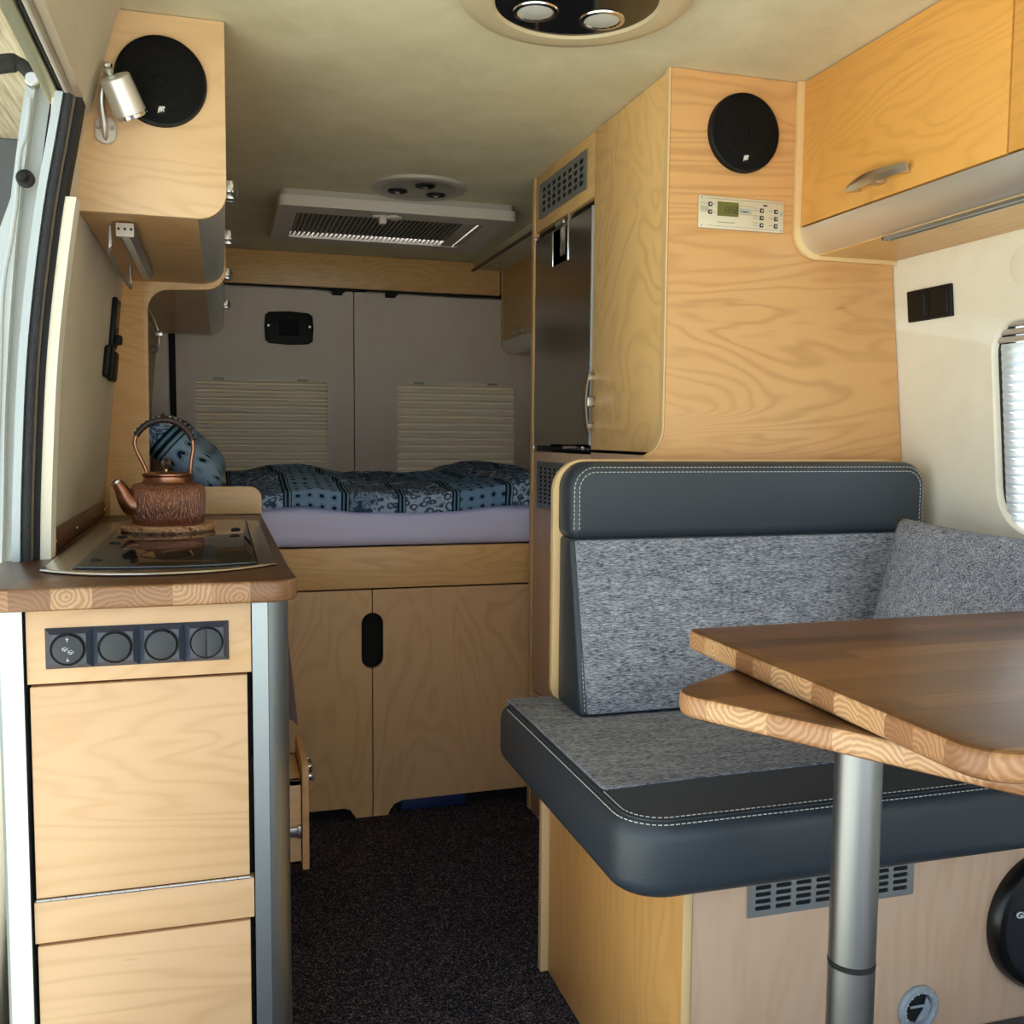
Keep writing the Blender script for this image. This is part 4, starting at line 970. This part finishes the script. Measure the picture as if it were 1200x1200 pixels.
# ================================================================== RIGHT OVERHEAD CABINET
XF = 1.1735
rc = thing('wall_cabinet', 'large oiled birch overhead cabinet with rounded aluminium lip above the bench', 'cabinet', (1.29, 1.1, 1.515))
obj('end_board', prism(profile(XF-.012, lambda z: xr(z)-.003, 1.506, -1, .055), 'XZ', YC-.0125, YC-.0005, .001), 'ply', rc)
YE = YC-.0135
obj('body', boxes((XF+.02, xr(CEIL)-.006, .2, YE, 1.60, CEIL-.002)), 'void', rc)
obj('base_board', box(XF+.046, xr(1.52)-.004, .2, YE, 1.514, 1.526, .001), 'birchY', rc)
R_ = .052; cxx, czz = XF+R_, 1.568
lipo = [(cxx-R_*math.cos(math.radians(a)), czz-R_*math.sin(math.radians(a))) for a in range(0, 91, 9)]; lipi = [(cxx-(R_-.006)*math.cos(math.radians(a)), czz-(R_-.006)*math.sin(math.radians(a))) for a in range(90, -1, -9)]
obj('lip', prism(lipo+lipi, 'XZ', .2, YE), 'aluY', rc)
for y0, y1, h in ((1.2755, YE-.001, 1.573), (.70, 1.2715, None), (.2, .696, None)):
    d = obj('door', box(XF, XF+.016, y0, y1, 1.572, CEIL-.003, .0012), 'birchO', rc)
    hc = h if h else (y0+y1)/2
    obj('handle', bow_handle((XF, hc, 1.606), .172, 'Y', (-1, 0, 0), .028, .022), 'nickel', d)
sl_ = thing('strip_light', 'slim aluminium strip light under the large right overhead cabinet', 'light', (1.235, 1.0, 1.509))
obj('housing', boxes((1.218, 1.222, .3, 1.63, 1.508, 1.5138), (1.236, 1.240, .3, 1.63, 1.508, 1.5138), (1.218, 1.24, 1.626, 1.63, 1.508, 1.5138)), 'alu', sl_)
obj('lens', box(1.222, 1.236, .3, 1.626, 1.5105, 1.5138), 'offwhite', sl_)
# wall fittings right
ws = thing('wall_socket', 'black double socket on the cream wall beside the tall cabinet', 'socket', (xr(1.4), 1.73, 1.375))
for k in range(2):
    a0 = 1.804-.0665*k; a1 = a0-.066
    def rp(y, z, d): return (xr(z)-d, y, z)
    obj('plate', hexa([rp(a0, 1.378, .001), rp(a1, 1.378, .001), rp(a1, 1.444, .001), rp(a0, 1.444, .001), rp(a0-.001, 1.379, .009), rp(a1+.001, 1.379, .009), rp(a1+.001, 1.443, .009), rp(a0-.001, 1.443, .009)], .002), 'black', ws)
    obj('flap', hexa([rp(a0-.008, 1.386, .009), rp(a1+.008, 1.386, .009), rp(a1+.008, 1.436, .009), rp(a0-.008, 1.436, .009), rp(a0-.010, 1.388, .0125), rp(a1+.010, 1.388, .0115), rp(a1+.010, 1.434, .0115), rp(a0-.010, 1.434, .0125)], .001), 'black', ws)
wc = lathe([(0, -.0022), (.033, -.0022), (.036, -.001), (.0365, .001), (0, .001)], (0, 0, 0), 'X', 40)
place(wc, Matrix.Translation((xr(1.449)-.0006, 1.485, 1.449)) @ Matrix.Rotation(-math.atan(.1), 4, 'Y'))
tag(obj('round_cap', wc, 'suede'), 'flat round cream cap on the wall above the side window', 'cap')

# ================================================================== BENCH
be = thing('bench_base', 'birch bench base with pale maple front under the grey seat', 'bench', (1.0, 1.55, 0))
XS = .645
obj('side_panel', box(XS, XS+.018, 1.268, 1.88, 0, .477, .001), birch('birch_ply_bench_side', srgb(226, 170, 100), 'Z', off=8.2, rings=9, k=.76), be)
obj('rear_post', box(XS-.016, XS+.02, 1.882, 1.90, 0, .477, .001), 'ply', be)
obj('front_edge', box(XS-.0005, XS+.013, 1.262, 1.2675, 0, .477, .001), 'ply', be)
obj('front_panel', box(XS+.0145, 1.500, 1.265, 1.283, 0, .477, .001), 'maple', be)
obj('top_board', box(XS, 1.49, 1.27, 1.845, .4775, .4822), 'void', be)
grille('vent_grille', 'silver slotted vent grille in the pale bench front', 'XZ', .750, 1.046, .406, .465, 1.2605, 1.2635, 8, 4, .027, .0068, .008, .008, 'grilleg')
# round bass speaker with partly visible lettering
bs = thing('bass_speaker', 'large black bass speaker with white lettering in the bench front', 'speaker', (1.316, 1.262, .21))
c = (1.316, 1.2645, .329)
obj('ring', lathe([(.120, 0), (.120, -.012), (.113, -.022), (.103, -.024), (.099, -.016)], c, 'Y', 64), plain('gloss_black_ring', srgb(16, 16, 17), .28), bs)
gr = obj('grille', lathe([(.1, -.016), (.05, -.021), (0, -.023)], c, 'Y', 56), plain('navy_black_grille', srgb(18, 22, 34), .6, bump=(900, .6)), bs)
obj('lettering', text_bm('GLA', .0150, faceY(1.2330, 1.2415, .3490) @ Matrix.Rotation(math.radians(-3), 4, 'Z') @ Matrix.Diagonal((1.25, 1, 1, 1)), .0012), 'whiteink', gr)
# heating outlet
ho = thing('air_outlet', 'round grey heater outlet low in the bench front', 'vent', (1.066, 1.262, .175))
c = (1.066, 1.2645, .212)
obj('ring', lathe([(.0375, 0), (.0375, -.005), (.034, -.009), (.028, -.010), (.025, -.006), (.024, .0)], c, 'Y', 48), 'greyp', ho)
rb_ = new()
for i in range(14):
    a = 2*PI*i/14; merge(rb_, tube([(c[0]+.027*math.cos(a), c[1]-.0104, c[2]+.027*math.sin(a)), (c[0]+.0365*math.cos(a), c[1]-.0065, c[2]+.0365*math.sin(a))], .0009, 5))
obj('ribs', rb_, 'white', ho)
obj('bowl', lathe([(.0245, -.0010), (.0, -.0008)], c, 'Y', 36), 'void', ho)
obj('damper', prism([(c[0]-.006, c[2]-.023), (c[0]+.018, c[2]-.015), (c[0]+.023, c[2]+.002), (c[0]+.014, c[2]+.018), (c[0]+.008, c[2]-.002)], 'XZ', c[1]-.006, c[1]-.0022, .001), 'greyp', ho)
obj('damper_bar', box(c[0]-.018, c[0]+.012, c[1]-.007, c[1]-.004, c[2]+.003, c[2]+.007, .001), 'greyp', ho)
# seat cushion
sc_ = thing('seat_cushion', 'blue grey leather seat cushion with grey tweed middle on the bench', 'cushion', (1.0, 1.5, .468))
sx0, sx1, sy0, sy1, sz0, sz1 = .517, 1.50, 1.183, 1.845, .486, .603
def seat():
    o = rrect(sx0, sx1, sy0, sy1, (.075, .04, .04, .04), 8)
    return prism(o, 'XY', sz0, sz1, .03, 6)
obj('leather_body', seat(), 'leather', sc_)
ins = [(sx0+.022, 1.335), (sx0+.026, 1.322), (sx0+.06, 1.325), (.70, 1.332), (.95, 1.338), (1.12, 1.338), (1.48, 1.338), (1.48, 1.84), (sx0+.022, 1.84)]
def insert():
    bm = prism(ins, 'XY', sz1-.006, sz1+.003, .003, 3); return bm
obj('tweed_top', insert(), 'tweed', sc_)
def seam_path(d):
    """line on the rounded top edge of the seat, d from its outline"""
    rb_ = .03; z = sz1-(rb_-math.sqrt(rb_**2-(rb_-d)**2) if d < rb_ else 0)+.0003; r = .075-d
    pts = [(sx0+d, 1.80, z)]+[(sx0+d, 1.80-.06*i, z) for i in range(1, 9)]
    for a in range(180, 271, 10): pts.append((sx0+d+r+r*math.cos(math.radians(a)), sy0+d+r+r*math.sin(math.radians(a)), z))
    pts.append((1.49, sy0+d, z)); return pts
obj('seam', tube(seam_path(.0155), .0016, 6), 'leather', sc_)
obj('stitching', dashes(seam_path(.010)), 'stitch', sc_); obj('stitching', dashes(seam_path(.021)[8:]), 'stitch', sc_)
# backrest
bk = thing('backrest', 'upholstered backrest with leather head band and tweed front on a birch board', 'backrest', (1.03, 1.76, .605))
bx0, bx1 = .631, 1.432
def rb_outline(x0, x1, z0, z1, r): return rrect(x0, x1, z0, z1, (.024, .024, r, r), 8)
obj('board', prism(rb_outline(bx0-.012, bx1+.006, .606, 1.084, .062), 'XZ', 1.8015, 1.818, .001), 'ply', bk)
def backbody(x0, x1, z0, z1, front, rear, r, bev, nz=14):
    """front(z) gives the front surface"""
    bm = new(); rows = []; zs = [z0+(z1-z0)*i/nz for i in range(nz+1)]
    ol = rb_outline(x0, x1, z0, z1, r)
    lo = [bm.verts.new((a, rear, b)) for a, b in ol]; hi = [bm.verts.new((a, front(b), b)) for a, b in ol]
    n = len(ol); bm.faces.new(lo); ff = bm.faces.new(hi[::-1])
    for i in range(n): bm.faces.new((lo[i], hi[i], hi[(i+1) % n], lo[(i+1) % n]))
    bmesh.ops.recalc_face_normals(bm, faces=bm.faces[:])
    s = set(hi); bevel(bm, bev, 5, [e for e in bm.edges if e.verts[0] in s and e.verts[1] in s]); return bm
fz = lambda z: 1.672+(z-.615)*(.068/.32)
# leather lower part (wedge) and head band (roll)
low = hexa([(bx0, 1.801, .607), (bx0, fz(.607), .607), (bx1, fz(.607), .607), (bx1, 1.801, .607), (bx0, 1.801, .935), (bx0, fz(.935), .935), (bx1, fz(.935), .935), (bx1, 1.801, .935)], .008, 3)
obj('leather_wedge', low, 'leather', bk)
obj('head_band', backbody(bx0-.001, bx1+.004, .930, 1.080, lambda z: 1.737, 1.8012, .052, .022), 'leather', bk)
tp = hexa([(bx0+.014, fz(.612)+.01, .612), (bx0+.014, fz(.612)-.005, .612), (bx1-.01, fz(.612)-.005, .612), (bx1-.01, fz(.612)+.01, .612), (bx0+.010, fz(.933)+.01, .931), (bx0+.010, fz(.933)-.004, .931), (bx1-.01, fz(.933)-.004, .931), (bx1-.01, fz(.933)+.01, .931)], .004, 3)
obj('tweed_front', tp, 'tweed', bk)
def bpath(d):
    """seam line on the rounded edge of the head band, d from its outline"""
    rb_ = .022; y = 1.737+(rb_-math.sqrt(rb_**2-(rb_-d)**2) if d < rb_ else 0)-.0004
    x0, x1, z1, r = bx0-.001+d, bx1+.004-d, 1.080-d, .052-d
    pts = [(x0, y, .952), (x0, y, z1-r)]
    for a in range(180, 89, -10): pts.append((x0+r+r*math.cos(math.radians(a)), y, z1-r+r*math.sin(math.radians(a))))
    for a in range(90, -1, -10): pts.append((x1-r+r*math.cos(math.radians(a)), y, z1-r+r*math.sin(math.radians(a))))
    pts.append((x1, y, .952)); return pts
side = [(bx0+.009, fz(.93)+.003, .93), (bx0+.010, fz(.77)+.001, .77), (bx0+.010, fz(.615), .615)]
for q in (bpath(.010), bpath(.019), side): obj('stitching', dashes(q), 'stitch', bk)
# loose pillow
ps = thing('throw_pillow', 'grey tweed throw pillow leaning on the side wall at the bench end', 'pillow', (1.3, 1.5, .605))
cs = [(1.312, 1.672, .972), (1.455, 1.34, .948), (1.275, 1.33, .618), (1.19, 1.635, .618)]
obj('cover', pillow_bm(cs, .12, 24, .05), 'tweed2', ps, 180)
cc = [Vector(p) for p in cs]; loop = [cc[0], cc[1], cc[2], cc[3]]

# ================================================================== TABLE
tb = thing('table', 'acacia table with a swivelling lower leaf on one silver pole', 'table', (.742, 1.0, .163))
obj('upper_leaf', prism(rrect(.672, 1.47, .712, 1.333, (.05, .05, .03, .02), 8), 'XY', .808, .84, .009, 4), 'table', tb)
u = Vector((.51, -.86)); u.normalize(); v = Vector((.86, .51)); v.normalize(); c0 = Vector((.540, 1.122))
loc = rrect(0, .46, 0, .40, .045, 6)
lo_ = [(c0.x+u.x*a+v.x*b, c0.y+u.y*a+v.y*b) for a, b in loc]
lw = prism(lo_, 'XY', .775, .8065, .009, 4)
lowleaf = obj('lower_leaf', lw, 'tablelow', tb)
pxx, pyy = .742, 1.0
po = obj('pole', lathe([(.0285, .163), (.0285, .478), (.0270, .4785), (.0270, .485), (.0285, .4855), (.0285, .774)], (pxx, pyy, 0), 'Z', 48), brushed('pole_aluminium', (.30, .31, .325, 1), .38, 'Z', .1), tb)
obj('ring', lathe([(0.0272, .4787), (.0289, .480), (.0289, .484), (.0272, .4853)], (pxx, pyy, 0), 'Z', 48), 'rubber', po)
obj('foot', lathe([(.0, .1635), (.075, .1635), (.074, .170), (.034, .176), (.034, .163)], (pxx, pyy, 0), 'Z', 48), 'alu', tb)

# ================================================================== CAMERA, LIGHT
yaw, pitch, roll, fpx = 2.88420941e-01, 7.84043943e-02, 7.96598622e-03, 1145.56318
cy_, sy_, cp_, sp_ = math.cos(yaw), math.sin(yaw), math.cos(pitch), math.sin(pitch)
F = Vector((sy_*cp_, cy_*cp_, -sp_)); Rr = Vector((cy_, -sy_, 0)); U = Rr.cross(F)
r2 = Rr*math.cos(roll)+U*math.sin(roll); u2 = -Rr*math.sin(roll)+U*math.cos(roll)
cam = bpy.data.cameras.new('camera'); cam.sensor_width = 36; cam.sensor_fit = 'HORIZONTAL'; cam.lens = 36*fpx/1200; cam.clip_start = .02
camo = bpy.data.objects.new('camera', cam); COL.objects.link(camo)
camo.matrix_world = Matrix(((r2.x, u2.x, -F.x, 0), (r2.y, u2.y, -F.y, 0), (r2.z, u2.z, -F.z, 1.13), (0, 0, 0, 1)))
scene.camera = camo
wd = bpy.data.worlds.new('sky'); scene.world = wd; wd.use_nodes = True
bg = wd.node_tree.nodes['Background']; bg.inputs['Color'].default_value = (.66, .83, 1.0, 1); bg.inputs['Strength'].default_value = 2.0
sun = bpy.data.lights.new('sun', 'SUN'); sun.energy = 18; sun.angle = .01; sun.color = (1, .985, .95)
so_ = bpy.data.objects.new('sun', sun); COL.objects.link(so_); so_.rotation_euler = (math.radians(36), math.radians(8), 0)
scene.view_settings.view_transform = 'Standard'; scene.view_settings.look = 'None'; scene.view_settings.gamma = 1; scene.view_settings.use_curve_mapping = False
scene.view_settings.exposure = -0.06
scene.cycles.use_denoising = True
scene.cycles.max_bounces = 12; scene.cycles.diffuse_bounces = 8
